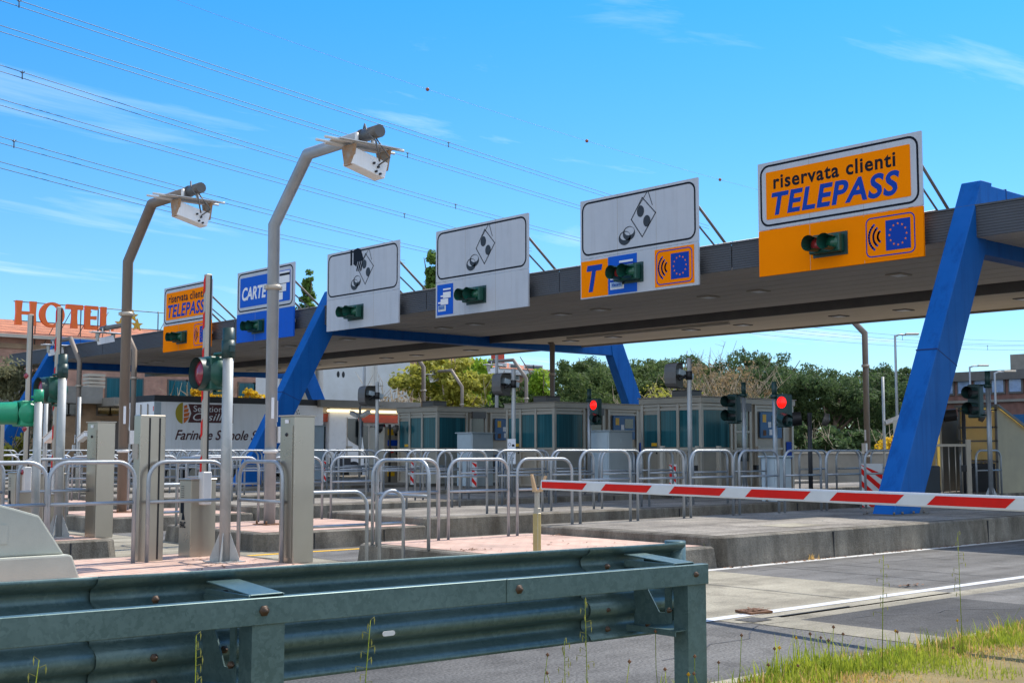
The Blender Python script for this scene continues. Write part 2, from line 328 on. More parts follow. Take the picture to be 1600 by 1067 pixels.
# ------------------------------------------------------------------ mesh building
class MB:
    def __init__(s): s.v = []; s.f = []; s.mi = []; s.sm = []; s.M = None
    def _v(s, p):
        p = Vector(p); s.v.append(s.M @ p if s.M else p); return len(s.v) - 1
    def face(s, pts, mi=0, sm=False):
        s.f.append([s._v(p) for p in pts]); s.mi.append(mi); s.sm.append(sm)
    def idx(s, ids, mi=0, sm=False): s.f.append(list(ids)); s.mi.append(mi); s.sm.append(sm)
    def box(s, a, b, mi=0):
        x0, y0, z0 = a; x1, y1, z1 = b
        i = [s._v(p) for p in ((x0, y0, z0), (x1, y0, z0), (x1, y1, z0), (x0, y1, z0), (x0, y0, z1), (x1, y0, z1), (x1, y1, z1), (x0, y1, z1))]
        for q in ((0, 3, 2, 1), (4, 5, 6, 7), (0, 1, 5, 4), (1, 2, 6, 5), (2, 3, 7, 6), (3, 0, 4, 7)): s.idx([i[k] for k in q], mi)
        return s
    def prism(s, pts, e, mi=0, mi_side=None):
        """closed polygon of 3-D points swept by the vector e"""
        e = Vector(e); n = len(pts); a = [s._v(p) for p in pts]; b = [s._v(Vector(p) + e) for p in pts]
        s.idx(a[::-1], mi); s.idx(b, mi); ms = mi if mi_side is None else mi_side
        for k in range(n): s.idx([a[k], a[(k + 1) % n], b[(k + 1) % n], b[k]], ms)
        return s
    def tube(s, pts, r, n=8, mi=0, caps=True, closed=False, rot=0):
        pts = [Vector(p) for p in pts]; rr = r if isinstance(r, (list, tuple)) else [r] * len(pts)
        rings = []; prev = None; m = len(pts)
        for k, p in enumerate(pts):
            if closed: d = (pts[(k + 1) % m] - pts[k - 1]).normalized()
            else: d = ((pts[min(k + 1, m - 1)] - p).normalized() + (p - pts[max(k - 1, 0)]).normalized()).normalized()
            if prev is None:
                u = d.cross(Vector((0, 0, 1)))
                if u.length < 1e-3: u = d.cross(Vector((1, 0, 0)))
            else: u = prev - d * prev.dot(d)
            u.normalize(); prev = u; v = d.cross(u)
            c = 1.0
            if 0 < k < m - 1:
                d0 = (p - pts[k - 1]).normalized(); c = 1 / max(.5, math.sqrt(max(0, (1 + d0.dot((pts[k + 1] - p).normalized())) / 2)))
            rings.append([s._v(p + (u * math.cos(a) + v * math.sin(a)) * rr[k] * (c if n <= 8 else 1)) for a in [2 * math.pi * j / n + rot for j in range(n)]])
        for k in range(m if closed else m - 1):
            A, B = rings[k], rings[(k + 1) % m]
            for j in range(n): s.idx([A[j], A[(j + 1) % n], B[(j + 1) % n], B[j]], mi, True)
        if caps and not closed: s.idx(rings[0][::-1], mi); s.idx(rings[-1], mi)
        return s
    def lathe(s, prof, o, axis=(0, 0, 1), n=20, mi=0, arc=(0, 1)):
        """profile of (radius, height) about an axis from o"""
        ax = Vector(axis).normalized(); u = ax.cross(Vector((0, 0, 1)))
        if u.length < 1e-3: u = Vector((1, 0, 0))
        u.normalize(); v = ax.cross(u); o = Vector(o); full = arc == (0, 1); rings = []
        for r, h in prof:
            rings.append([s._v(o + ax * h + (u * math.cos(a) + v * math.sin(a)) * max(r, 1e-4)) for a in [2 * math.pi * (arc[0] + (arc[1] - arc[0]) * j / n) for j in range(n if full else n + 1)]])
        for k in range(len(rings) - 1):
            A, B = rings[k], rings[k + 1]; c = len(A)
            for j in range(c if full else c - 1): s.idx([A[j], A[(j + 1) % c], B[(j + 1) % c], B[j]], mi, True)
        return s
    def add(s, verts, faces, fn, mi=0):
        b = len(s.v)
        for p in verts: s._v(fn(p))
        for f in faces: s.idx([b + i for i in f], mi)
        return s
    def build(s, name, mats, parent=None, bevel=0, world=False, seg=1):
        me = bpy.data.meshes.new(name); me.from_pydata([tuple(p) for p in s.v], [], s.f); me.update()
        for m in (mats if isinstance(mats, (list, tuple)) else [mats]): me.materials.append(MATS[m])
        me.polygons.foreach_set('material_index', s.mi); me.polygons.foreach_set('use_smooth', s.sm)
        bm = bmesh.new(); bm.from_mesh(me)
        if bevel:
            bmesh.ops.recalc_face_normals(bm, faces=bm.faces)
            ed = [e for e in bm.edges if len(e.link_faces) == 2 and e.calc_face_angle(0) > .5]
            bmesh.ops.bevel(bm, geom=ed, offset=bevel, segments=seg, affect='EDGES', profile=.6, clamp_overlap=True)
        else:
            bmesh.ops.recalc_face_normals(bm, faces=bm.faces)
        bm.to_mesh(me); bm.free()
        o = bpy.data.objects.new(name, me); COL.objects.link(o)
        if parent:
            o.parent = parent
            if world: o.matrix_parent_inverse = ROOTM[parent.name].inverted()
        return o
ROOTM = {}
def tag(o, label=None, cat=None, group=None, kind=None):
    if label: o['label'] = label
    if cat: o['category'] = cat
    if group: o['group'] = group
    if kind: o['kind'] = kind
    return o
def thing(name, label, cat, loc=(0, 0, 0), rz=0, group=None):
    o = bpy.data.objects.new(name, None); COL.objects.link(o); o.location = loc; o.rotation_euler = (0, 0, rz); o.empty_display_size = .2
    ROOTM[o.name] = Matrix.Translation(Vector(loc)) @ Matrix.Rotation(rz, 4, 'Z')
    return tag(o, label, cat, group)
def dup(root, label, loc, rz=None, group=None, scale=None):
    c = root.copy(); COL.objects.link(c); c.location = loc
    if rz is not None: c.rotation_euler = (0, 0, rz)
    if scale: c.scale = scale
    tag(c, label, None, group)
    for ch in list(KIDS[root.name]):
        k = ch.copy(); COL.objects.link(k); k.parent = c
        for g in KIDS.get(ch.name, []):
            q = g.copy(); COL.objects.link(q); q.parent = k
    return c
KIDS = {}
def kids():
    KIDS.clear()
    for o in COL.objects:
        if o.parent: KIDS.setdefault(o.parent.name, []).append(o)
_tx = {}
def text2d(body, w, h, shear=0, bold=0, space=1.0):
    """outline of a word, fitted to a w x h box with its lower left corner at 0,0"""
    k = (body, shear, bold, space)
    if k not in _tx:
        cu = bpy.data.curves.new('word', 'FONT'); cu.body = body; cu.shear = shear; cu.offset = bold; cu.space_character = space; cu.resolution_u = 4
        o = bpy.data.objects.new('word', cu); COL.objects.link(o)
        bpy.context.view_layer.update()
        me = bpy.data.meshes.new_from_object(o.evaluated_get(bpy.context.evaluated_depsgraph_get()))
        vs = [tuple(v.co) for v in me.vertices]; fs = [tuple(p.vertices) for p in me.polygons]
        bpy.data.objects.remove(o); bpy.data.curves.remove(cu); bpy.data.meshes.remove(me)
        x0 = min(v[0] for v in vs); x1 = max(v[0] for v in vs); y0 = min(v[1] for v in vs); y1 = max(v[1] for v in vs)
        _tx[k] = ([((v[0] - x0) / (x1 - x0), (v[1] - y0) / (y1 - y0)) for v in vs], fs)
    vs, fs = _tx[k]
    return [(x * w, y * h) for x, y in vs], fs
def rrect(u0, v0, u1, v1, r, n=5):
    p = []
    for cx, cy, a0 in ((u1 - r, v1 - r, 0), (u0 + r, v1 - r, 90), (u0 + r, v0 + r, 180), (u1 - r, v0 + r, 270)):
        for k in range(n + 1):
            a = R(a0 + 90 * k / n); p.append((cx + r * math.cos(a), cy + r * math.sin(a)))
    return p
def ring2d(mb, fn, outer, inner, mi=0):
    n = len(outer)
    for k in range(n):
        mb.face([fn(outer[k]), fn(outer[(k + 1) % n]), fn(inner[(k + 1) % n]), fn(inner[k])], mi)
def circ(cx, cy, r, n=24, ry=None): return [(cx + r * math.cos(2 * math.pi * k / n), cy + (ry or r) * math.sin(2 * math.pi * k / n)) for k in range(n)]
def star(cx, cy, r, ri=None, n=5, a0=90):
    ri = ri or r * .4
    return [(cx + (r if k % 2 == 0 else ri) * math.cos(R(a0 + 180 * k / n)), cy + (r if k % 2 == 0 else ri) * math.sin(R(a0 + 180 * k / n))) for k in range(2 * n)]
def stroke(mb, fn, pts, wd, mi=0, closed=False):
    n = len(pts)
    for k in range(n if closed else n - 1):
        a = Vector(pts[k]); b = Vector(pts[(k + 1) % n]); d = (b - a).normalized(); q = Vector((-d.y, d.x)) * wd / 2; e = d * wd * .4
        mb.face([fn(a - e + q), fn(a - e - q), fn(b + e - q), fn(b + e + q)], mi)
def ordn(k): return ('first', 'second', 'third', 'fourth', 'fifth', 'sixth', 'seventh', 'eighth', 'ninth', 'tenth', 'eleventh', 'twelfth', 'thirteenth', 'fourteenth', 'fifteenth', 'sixteenth')[k]
# ------------------------------------------------------------------ ground, road, islands
PIT = 5.58                                   # lane pitch along the canopy
def sheet(name, pts, z, m, th=None):
    mb = MB()
    mb.face([(x, y, z) for x, y in pts]) if th is None else mb.prism([(x, y, z) for x, y in pts], (0, 0, th))
    return tag(mb.build(name, m), kind='structure')
def rect(x0, y0, x1, y1): return [(x0, y0), (x1, y0), (x1, y1), (x0, y1)]
sheet('ground', rect(-1500, -1500, 2500, 2500), 0, 'asphalt')
sheet('lane_pavement', rect(12.4, 7.1, 75, 10.5), .004, 'concrete_lane')
sheet('lane_pavement', rect(8.85, 7.05, 12.4, 10.5), .004, 'concrete_pale')
sheet('lane_pavement', rect(9.45, 6.85, 26, 7.1), .004, 'concrete_pale')
sheet('lane_pavement', rect(8.95, 5.2, 9.45, 7.05), .004, 'concrete_pale')
sheet('lane_pavement', rect(9.45, 5.2, 12.0, 6.85), .004, 'asphalt_dark')
sheet('lane_pavement', rect(12.0, 5.2, 75, 6.85), .004, 'concrete_lane')
sheet('crossing', rect(7.6, 10.6, 9.7, 60), .004, 'concrete_pale')
for k in range(9):
    sheet('lane_pavement', rect(9.72, 14.17 + PIT * k, 75, 10.95 + PIT * (k + 1)), .004, 'concrete_lane')
for x0, x1, y in ((8.3, 24, 7.36), (12.3, 60, 10.36)):
    sheet('lane_marking', rect(x0, y - .07, x1, y + .07), .008, 'paint_worn' if 'paint_worn' in MATS else 'white_paint')
sheet('lane_marking', rect(8.6, 16.05, 20, 16.2), .008, 'yellow')
# saw-cut joints across the concrete lane
for x in (11.1, 13.4, 14.3, 17.2):
    sheet('pavement_joint', [(x, 7.45), (x + .02, 7.45), (x + .04, 10.28), (x + .02, 10.28)], .0085, 'dark')
sheet('pavement_joint', rect(9.0, 7.10, 10.6, 7.125), .0085, 'dark')
mb = MB(); mb.prism([(9.35, 7.32, .008), (9.62, 7.28, .008), (9.68, 7.5, .008), (9.42, 7.56, .008)], (0, 0, .02))
for k in range(5): mb.box((9.42 + k * .045, 7.34, .028), (9.445 + k * .045, 7.5, .034))
tag(mb.build('drain_cover', 'rust'), 'small rusty iron drain cover set in the white line by the guard rail end', 'drain cover')
sheet('manhole_patch', rect(8.98, 7.0, 9.25, 7.22), .0088, 'asphalt_dark')
# verge: soil bank with a thin concrete edging
mb = MB(); random.seed(3)
for i in range(34):
    for j in range(8):
        q = []
        for a, b in ((i, j), (i + 1, j), (i + 1, j + 1), (i, j + 1)):
            x = -6 + a * 1.1; y = 5.05 - b * .75
            q.append((x, y, (.05 if b == 0 else .09 + .06 * noise.noise(Vector((x * .7, y * .7, 0))))))
        mb.face(q, 0, True)
tag(mb.build('verge_ground', 'soil'), kind='structure')
sheet('verge_edging', rect(-6, 5.05, 32, 5.17), 0, 'concrete_pale', .07)

ISL = [(10.5, 14.15)] + [(10.97 + PIT * k, 14.15 + PIT * k) for k in range(1, 6)] + [(44.9, 46.9), (51.4, 53.0), (56.0, 58.4)]
def island(k):
    r, l = ISL[k]; random.seed(40 + k)
    def block(x0, x1, r, l, z, top, name, rough=True):
        mb = MB(); c = .16
        pts = [(x0 + c, r), (x1 - c, r), (x1, r + c), (x1, l - c), (x1 - c, l), (x0 + c, l), (x0, l - c), (x0, r + c)]
        bt = [(x - (.03 if x < (x0 + x1) / 2 else -.03), y - (.03 if y < (r + l) / 2 else -.03)) for x, y in pts]
        a = [mb._v((x, y, -.05)) for x, y in bt]; b = [mb._v((x, y, z - .02)) for x, y in pts]
        i2 = [(x + (.025 if x < (x0 + x1) / 2 else -.025), y + (.025 if y < (r + l) / 2 else -.025)) for x, y in pts]
        d = [mb._v((x, y, z)) for x, y in i2]
        for p, q in ((a, b), (b, d)):
            for n in range(8): mb.idx([p[n], p[(n + 1) % 8], q[(n + 1) % 8], q[n]])
        mb.idx(d)
        tag(mb.build(name, 'kerb'), kind='structure')
        if top: sheet('paving', rect(x0 + .17, r + .17, x1 - .17, l - .17), z + .004, top)
    n0 = r + (1.0 if k == 0 else .35)
    block(1.5 if k == 0 else 3.0, 7.62, n0, l, .27, 'pavers', 'kerb')
    block(9.65, 12.9, r + .05, l, .27, 'pavers', 'kerb')
    block(12.78, 40 if k else 33, r, l, .39, 'slab', 'kerb')
    # open joints between the kerb stones of the two nearer islands
    if k < 3:
        mb = MB()
        for x in [15.3 + 3.9 * q + random.uniform(-.5, .5) for q in range(5)]: mb.box((x, r - .032, 0), (x + .007, r - .001, .36))
        for x in (10.6, 11.9): mb.box((x, r + .02, 0), (x + .007, r + .049, .24))
        for x in (4.2, 5.7, 6.93): mb.box((x, n0 - .032, 0), (x + .012, n0 - .001, .25))
        tag(mb.build('kerb_joint', 'dark'), kind='structure')
for k in range(len(ISL)): island(k)
sheet('slab_patch', rect(15.1, 11.1, 16.0, 11.7), .398, 'concrete_pale')

# ------------------------------------------------------------------ hoop rails
def hoop(mb, w, h, r=.0225, rc=.2, n=10):
    rc = min(rc, w / 2 - .002); p = [(0, 0, 0), (0, 0, h - rc)]
    for k in range(1, 7): a = R(15 * k); p.append((rc - rc * math.cos(a), 0, h - rc + rc * math.sin(a)))
    for k in range(0, 7): a = R(15 * k); p.append((w - rc + rc * math.sin(a), 0, h - rc + rc * math.cos(a)))
    p += [(w, 0, 0)]
    q = [p[0]]
    for a in p[1:]:
        if (Vector(a) - Vector(q[-1])).length > 1e-3: q.append(a)
    mb.tube(q, r, n)
    return mb
RAILS = {}
def rail(x, y, z, label, w=1.1, h=1.1, rz=0, bar=.6, group=None, cat='rail'):
    k = (round(w, 2), round(h, 2), bar)
    if k not in RAILS:
        t = thing('hoop_rail', label, cat, (x, y, z), rz, group)
        hoop(MB(), w, h).build('frame', 'galv', t)
        m = MB(); m.tube([(.01, 0, h * bar), (w - .01, 0, h * bar)], .0185, 8); m.build('crossbar', 'galv', t)
        kids(); RAILS[k] = t; return t
    return dup(RAILS[k], label, (x, y, z), rz, group)
G0 = 'hoop rails beside the lanes'
def zi(x): return .27 if x < 12.8 else .39
# nearest island, in front of the crossing gap
rail(4.05, 13.2, .27, 'hoop rail cut by the left photo edge, behind the concrete crash block', group=G0)
rail(5.17, 13.2, .27, 'galvanised hoop rail between the concrete crash block and the slotted steel cabinet', .95, group=G0)
rail(6.28, 13.2, .27, 'galvanised hoop rail in front of the low steel boom cabinet', .95, group=G0)
rail(7.35, 13.1, .27, 'galvanised hoop rail set crosswise between the signal post and the tall steel cabinet', .95, rz=R(-90), group=G0)
rail(7.95, 12.8, .0, 'lower wide hoop rail standing at road level right of the tall steel cabinet', .98, 1.0, group=G0)
rail(9.12, 12.8, .0, 'narrow lower hoop rail with a rusty top beside the wide lower one', .36, 1.0, group=G0)
rail(9.66, 13.62, .27, 'hoop rail set crosswise at the near end of the long rail row', 1.1, rz=R(-90), group=G0)
for k in range(10):
    x = 9.68 + 1.27 * k
    rail(x, 13.75, zi(x), '%s hoop rail of the long near row, counted from its left end' % ordn(k), group=G0)
# the next islands: a row on each, a short row before the gap
nm = ['', 'tallest bent pole island', 'brown bent pole island', 'third island behind the near row', 'fourth island behind the near row', 'fifth island behind the near row']
for i in range(1, 6):
    y = 19.35 + PIT * (i - 1)
    for k in range(9 if i < 4 else 8):
        x = 10.13 + 1.29 * k + (.4 if k > 2 else 0) * (i == 1)
        rail(x, y, zi(x), '%s hoop rail from the left on the %s' % (ordn(k), nm[i]), group=G0)
    y0 = 17.55 + PIT * (i - 1)
    for k in range(2):
        rail(5.15 + 1.3 * k, y0, .27, '%s hoop rail on the near block, %s' % (('left', 'right')[k], nm[i]), group=G0)
    rail(7.5, y0 + .95, .27, 'crosswise hoop rail ending the near block, %s' % nm[i], .95, rz=R(-90), group=G0)
    rail(7.98, y0 - .35, 0, 'lower hoop rail at road level in the gap, %s' % nm[i], .98, 1.0, group=G0)
    if i < 3: rail(9.68, y - .05, .27, 'crosswise hoop rail starting the row, %s' % nm[i], 1.1, rz=R(-90), group=G0)
for i in range(1, 6):
    for k in range(7):
        rail(13.3 + 1.32 * k, 17.0 + PIT * (i - 1), .39, '%s hoop rail along the right kerb, %s' % (ordn(k), nm[i]), group=G0)
# cracks wandering over the slabs and the road
random.seed(77)
def crack(x, y, z, n, dx, dy, wd=.012):
    mb = MB(); p = Vector((x, y, z)); pts = [p.copy()]
    for _ in range(n): p = p + Vector((dx + random.uniform(-.12, .12), dy + random.uniform(-.12, .12), 0)); pts.append(p.copy())
    for a, b in zip(pts, pts[1:]):
        q = (b - a).normalized(); q = Vector((-q.y, q.x, 0)) * wd * random.uniform(.4, 1); mb.face([a - q, b - q, b + q, a + q])
    tag(mb.build('pavement_crack', 'dark'), kind='structure')
crack(13.2, 11.2, .3945, 9, .05, .22); crack(16.4, 10.9, .3945, 12, .06, .2); crack(14.1, 12.2, .3945, 10, .3, .05, .008); crack(18.3, 10.9, .3945, 8, -.04, .2)
crack(12.8, 9.9, .009, 12, .32, -.06, .009); crack(15.6, 9.4, .009, 9, .1, -.2, .009); crack(9.9, 6.6, .009, 10, .25, -.05, .008); crack(6.9, 6.2, .004, 12, .2, .06, .009)
# rails behind, by the booths and beyond
for k, (x, y, z, rz) in enumerate(((24.9, 18.0, .39, 0), (26.4, 18.0, .39, 0), (27.9, 18.0, .39, 0), (26.2, 14.25, .39, R(-90)), (27.1, 13.0, .39, R(-60)), (28.9, 13.4, .39, 0), (31.0, 17.3, .39, 0), (32.3, 17.3, .39, 0))):
    rail(x, y, z, '%s shaded hoop rail under the canopy, counted from the left' % ordn(k), group='hoop rails in the shade under the canopy')

# ------------------------------------------------------------------ canopy
CF, CB, ZS, ZT = 22.17, 33.7, 5.49, 6.08
T0, T1 = 1.0, 62.0
can = thing('toll_canopy', 'long flat toll plaza canopy with ribbed grey fascia carried by blue frames', 'canopy', (CF, 30, 0))
mb = MB()
for q in range(11):                                     # panels of ribbed sheet along the front edge
    y0 = T0 + q * PIT; y1 = min(T1, y0 + PIT - .02); nr = 11; h = (ZT - ZS) / nr
    if y1 - y0 < .1: continue
    for r in range(nr):
        z = ZS + r * h; o = .002 * (q % 2)
        for (za, da, zb, db) in ((0, 0, .3, -.009), (.3, -.009, .7, -.009), (.7, -.009, 1, 0)):
            mb.face([(CF + da - o, y0, z + za * h), (CF + da - o, y1, z + za * h), (CF + db - o, y1, z + zb * h), (CF + db - o, y0, z + zb * h)])
    mb.box((CF - .03, y0, ZT), (CF + .1, y1, ZT + .035))
for yy in (T0, T1): mb.box((CF, yy - .02, ZS), (CB, yy + .02, ZT))
mb.build('fascia', 'fascia', can, world=True)
mb = MB(); mb.box((CF + .01, T0 + .03, ZS + .004), (28.68, T1 - .03, ZS + .06)); mb.build('front_soffit', 'soffit_front', can, world=True)
mb = MB(); mb.prism([(29.2, T0 + .03, ZS - .17), (CB, T0 + .03, ZS - .04), (CB, T0 + .03, ZS + .05), (29.2, T0 + .03, ZS + .05)], (0, T1 - T0 - .06, 0)); mb.build('rear_soffit', 'soffit_rear', can, world=True)
mb = MB(); mb.box((29.12, T0 + .03, ZS - .20), (29.19, T1 - .03, ZS + .22)); mb.box((28.66, T0 + .04, ZS + .25), (29.2, T1 - .04, ZS + .3)); mb.build('joint_flashing', 'alu_dark', can, world=True)
mb = MB(); mb.box((CB + .005, T0, ZS - .1), (CB + .1, T1, ZT)); mb.build('rear_edge', 'concrete_wall', can, world=True)
mb = MB(); mb.box((CF + .05, T0 + .05, ZT - .1), (28.7, T1 - .05, ZT - .02)); mb.box((29.2, T0 + .05, ZT - .1), (CB - .02, T1 - .05, ZT - .02)); mb.build('roof_deck', 'roof_felt', can, world=True)
mb = MB()
for x in (22.9, 23.6, 24.3, 25.0, 25.7, 26.4, 27.1, 27.8): mb.box((x, T0 + .05, ZS - .003), (x + .012, T1 - .05, ZS + .003))
mb.build('soffit_joint', 'soffit_front', can, world=True)
for x, z, offs in ((25.55, ZS, (15.64, 19.6)), (31.2, ZS - .112, (13.4, 15.5))):
    for k in range(-1, 8):
        for y in offs:
            yy = y + k * PIT
            if not T0 + .5 < yy < T1 - .5: continue
            mb = MB(); mb.box((x - .24, yy - .2, z - .03), (x + .24, yy + .2, z - .006), 0); mb.box((x - .16, yy - .13, z - .036), (x + .16, yy + .13, z - .031), 1)
            mb.build('soffit_light', ['alu_dark' if x > 30 else 'alu', 'paper'], can, world=True)
mb = MB(); mb.box((29.8, 24, ZS - .24), (29.88, 31, ZS - .165)); mb.build('conduit', 'alu_light', can, world=True)
mb = MB(); mb.tube([(33.9, 13, ZS - .12), (33.9, 16.5, ZS - .12)], .04, 6)
mb.build('conduit', 'alu_light', can, world=True)
# guard wires and small boxes along the roof edge
mb = MB()
for k in range(28):
    y = 13 + k * 1.7; mb.box((CF + .5, y, ZT), (CF + .54, y + .03, ZT + .16))
mb.tube([(CF + .52, 13, ZT + .15), (CF + .52, 60, ZT + .15)], .012, 4); mb.build('roof_rail', 'alu', can, world=True)

def frame(y, label):
    t = thing('portal_frame', label, 'frame', (19.08, y, .3), 0, 'blue portal frames of the canopy')
    wy = .42; ox, oz = 19.08, .3
    def P(pts, name, mid=None):
        m = MB(); m.prism([(x - ox, 0, z - oz) for x, z in pts], (0, wy, 0))
        return m.build(name, 'blue', t, bevel=.012)
    fx = lambda z: 19.08 + (z - .39) * .535          # outer line of the front leg
    dx = .82
    P([(fx(.3), .3), (fx(.3) + dx, .3), (fx(5.2) + dx, 5.2), (fx(6.62) + .4, 6.62), (fx(6.62), 6.62)], 'front_leg')
    bx = lambda z: 35.9 - (z - 5.8) * .49
    P([(bx(.3) - dx, .3), (bx(.3), .3), (bx(6.55), 6.55), (bx(6.55) - .4, 6.55), (bx(5.15) - dx, 5.15)], 'rear_leg')
    m = MB(); m.prism([(x - ox, .03, z - oz) for x, z in ((fx(5.2) + dx - .06, 5.2), (bx(5.15) - dx + .06, 5.17), (bx(6.5) - .41, 6.5), (fx(6.57) + .41, 6.57))], (0, wy - .06, 0))
    m.build('beam', 'blue', t, bevel=.01)
    m = MB()                                           # sheet joints of the cladding, bent round the leg
    m = MB(); m.box((-.12, -.1, .085), (dx + .12, wy + .1, .115))
    for bx2 in (-.06, .2, .55, dx + .06):
        for by in (-.05, wy + .05): m.tube([(bx2, by, .115), (bx2, by, .16)], .022, 6)
    m.build('base_plate', 'alu_dark', t)
    m = MB(); z = 3.3; a = fx(z) - ox; b = fx(z - .28) + dx - ox
    m.prism([(a - .012, -.003, z - oz), (b, -.003, z - .28 - oz), (b, -.003, z - .262 - oz), (a - .012, -.003, z + .018 - oz)], (0, wy + .006, 0))
    m.build('cladding_joint', 'blue_seam', t)
    for k in range(7):
        x = 23.4 + k * 1.6; m = MB(); m.box((x - ox, .022, 6.1 - oz), (x + .02 - ox, wy - .022, 6.585 - oz)); m.build('cladding_joint', 'blue_seam', t)
    return t
frame(11.9, 'blue leaning steel frame nearest the camera, its leg rising beside the right orange sign')
frame(11.9 + 4 * PIT, 'blue leaning steel frame in the middle of the canopy, behind the tallest bent pole')
frame(11.9 + 8 * PIT, 'blue leaning steel frame at the far left under the HOTEL letters')

# ------------------------------------------------------------------ lane signs on the canopy edge
SX, SZ0, SZM, SZ1, SW = 21.92, 5.22, 6.21, 7.68, 3.85
def sign(y_left, label, upper, lower, wdt=SW):
    yc = y_left - wdt / 2; hw = wdt / 2
    t = thing('lane_sign', label, 'sign', (SX, yc, SZ0), 0, 'lane signs along the canopy edge')
    S = lambda u, v, d=0: Vector((-d, -u, v))
    F = lambda d: (lambda p: S(p[0], p[1], d))
    H = SZ1 - SZ0; m0 = SZM - SZ0
    def plate(v0, v1, name, m):
        q = MB(); q.prism([S(-hw, v0), S(hw, v0), S(hw, v1), S(-hw, v1)], (.05, 0, 0)); return q.build(name, m, t)
    up = plate(m0 + .006, H, 'upper_panel', 'sign_white')
    lo = plate(0, m0 - .006, 'lower_panel', {'orange': 'orange', 'white': 'sign_white', 'blue': 'sign_blue'}[lower['col']])
    q = MB()                                          # sheet joints and rounded border line
    a = rrect(-hw + .06, m0 + .07, hw - .06, H - .06, .22); b = rrect(-hw + .105, m0 + .115, hw - .105, H - .105, .18)
    ring2d(q, F(.004), a, b); q.build('border', 'ink', up)
    q = MB()
    for u in (-hw * .33, hw * .33): q.prism([S(u, 0, .0015), S(u + .008, 0, .0015), S(u + .008, H, .0015), S(u, H, .0015)], (.001, 0, 0))
    q.build('panel_joint', 'alu', t)
    def words(body, u0, v0, w_, h_, m, shear=0, bold=0, d=.012, space=1, name='lettering'):
        vs, fs = text2d(body, w_, h_, shear, bold, space); q = MB(); q.add(vs, fs, lambda p: S(u0 + p[0], v0 + p[1], d)); return q.build(name, m, up)
    if upper == 'reserved':
        q = MB(); q.prism([S(u, v, .008) for u, v in rrect(-hw + .22, m0 + .22, hw - .24, H - .22, .02, 1)], (.006, 0, 0)); q.build('orange_field', 'orange', up)
        words('riservata clienti', -hw + .42, m0 + .86, wdt - .98, .31, 'ink', 0, .026, space=1.12)
        words('TELEPASS', -hw + .36, m0 + .29, wdt - .84, .50, 'ink_blue', .2, .03, space=1.08)
    elif upper == 'cards':
        q = MB(); q.prism([S(u, v, .008) for u, v in rrect(-hw + .22, m0 + .22, hw - .24, H - .22, .02, 1)], (.006, 0, 0)); q.build('blue_field', 'sign_blue', up)
        words('CARTE', -hw + .36, m0 + .45, 1.65, .46, 'paper', .2, .03)
        card_icon(t, up, S, .55, m0 + .28, 1.1, 1.0, 'paper', 'ink')
    else:
        q = MB(); du = -.08; vv = m0 + .06
        def Q(pts): return [(x + du, y + vv) for x, y in pts]
        n2 = [(.03, .62), (.33, .28), (.72, .92), (.40, 1.24)]                        # back note
        back = [(.24, 1.05), (.40, 1.29), (.78, .93), (.66, .78)]
        stroke(q, F(.005), Q([(.17, 1.02), (.46, 1.34), (.60, .98)]), .02)
        note = Q([(-.08, .72), (.27, .26), (.70, .78), (.28, 1.2)])
        stroke(q, F(.006), note, .026, closed=True)
        q.face([F(.006)(p) for p in Q(circ(.22, .88, .115, 16, .14))]); q.face([F(.006)(p) for p in Q(circ(.42, .62, .115, 16, .14))])
        for cx, cy in ((-.30, .30), (-.16, .40)):                                      # two coins, rims dark below
            o = Q(circ(cx, cy, .2, 24, .17)); i = Q(circ(cx + .012, cy + .05, .16, 24, .10))
            ring2d(q, F(.007), o, i)
        q.build('money_pictogram', 'ink_grey', up)
        if upper == 'hand':
            HQ = lambda pts: [(x * 1.15 - .02, 1.42 - (1.42 - y) * 1.15) for x, y in pts]
            q = MB(); q.face([F(.0085)(p) for p in Q(HQ([(-.44, .98), (-.36, .98), (-.36, 1.4), (-.44, 1.4)]))])
            q.face([F(.0085)(p) for p in Q(HQ([(-.30, 1.0), (-.12, .90), (.03, .86), (.12, .98), (.16, 1.12), (.05, 1.36), (-.10, 1.42), (-.30, 1.38)]))])
            for k in range(3): q.face([F(.0085)(p) for p in Q(HQ([(-.16 + k * .09, .80 - k * .01), (-.11 + k * .09, .79), (-.05 + k * .09, .98), (-.12 + k * .09, 1.0)]))])
            q.build('hand_pictogram', 'ink', up)
            for k in range(3):
                q = MB(); stroke(q, F(.0105), Q(HQ([(-.17 + k * .09, .84), (-.08 + k * .09, 1.04)])), .022); q.build('finger_line', 'sign_white', up)
    if lower.get('badge'):
        bu0 = hw - 1.32; s_ = .86
        q = MB(); q.prism([S(bu0, .06, .006), S(bu0 + 1.2, .06, .006), S(bu0 + 1.2, .94, .006), S(bu0, .94, .006)], (.005, 0, 0)); bd = q.build('toll_badge', 'orange', lo)
        q = MB(); ring2d(q, F(.010), rrect(bu0 + .05, .1, bu0 + 1.15, .9, .12), rrect(bu0 + .075, .125, bu0 + 1.125, .875, .1)); 
        for rr in (.14, .24, .34):
            pts = [(bu0 + .46 - rr * math.cos(R(a)), .5 + rr * math.sin(R(a)) * .95) for a in range(-50, 51, 10)]
            stroke(q, F(.010), pts, .045)
        q.face([S(u, v, .010) for u, v in ((bu0 + .5, .2), (bu0 + 1.05, .2), (bu0 + 1.05, .8), (bu0 + .5, .8))]); q.build('badge_emblem', 'ink_blue', lo)
        q = MB()
        for k in range(12): q.face([F(.013)(p) for p in star(bu0 + .775 + .19 * math.cos(R(30 * k)), .5 + .21 * math.sin(R(30 * k)), .028)])
        q.build('badge_star', 'orange', lo)
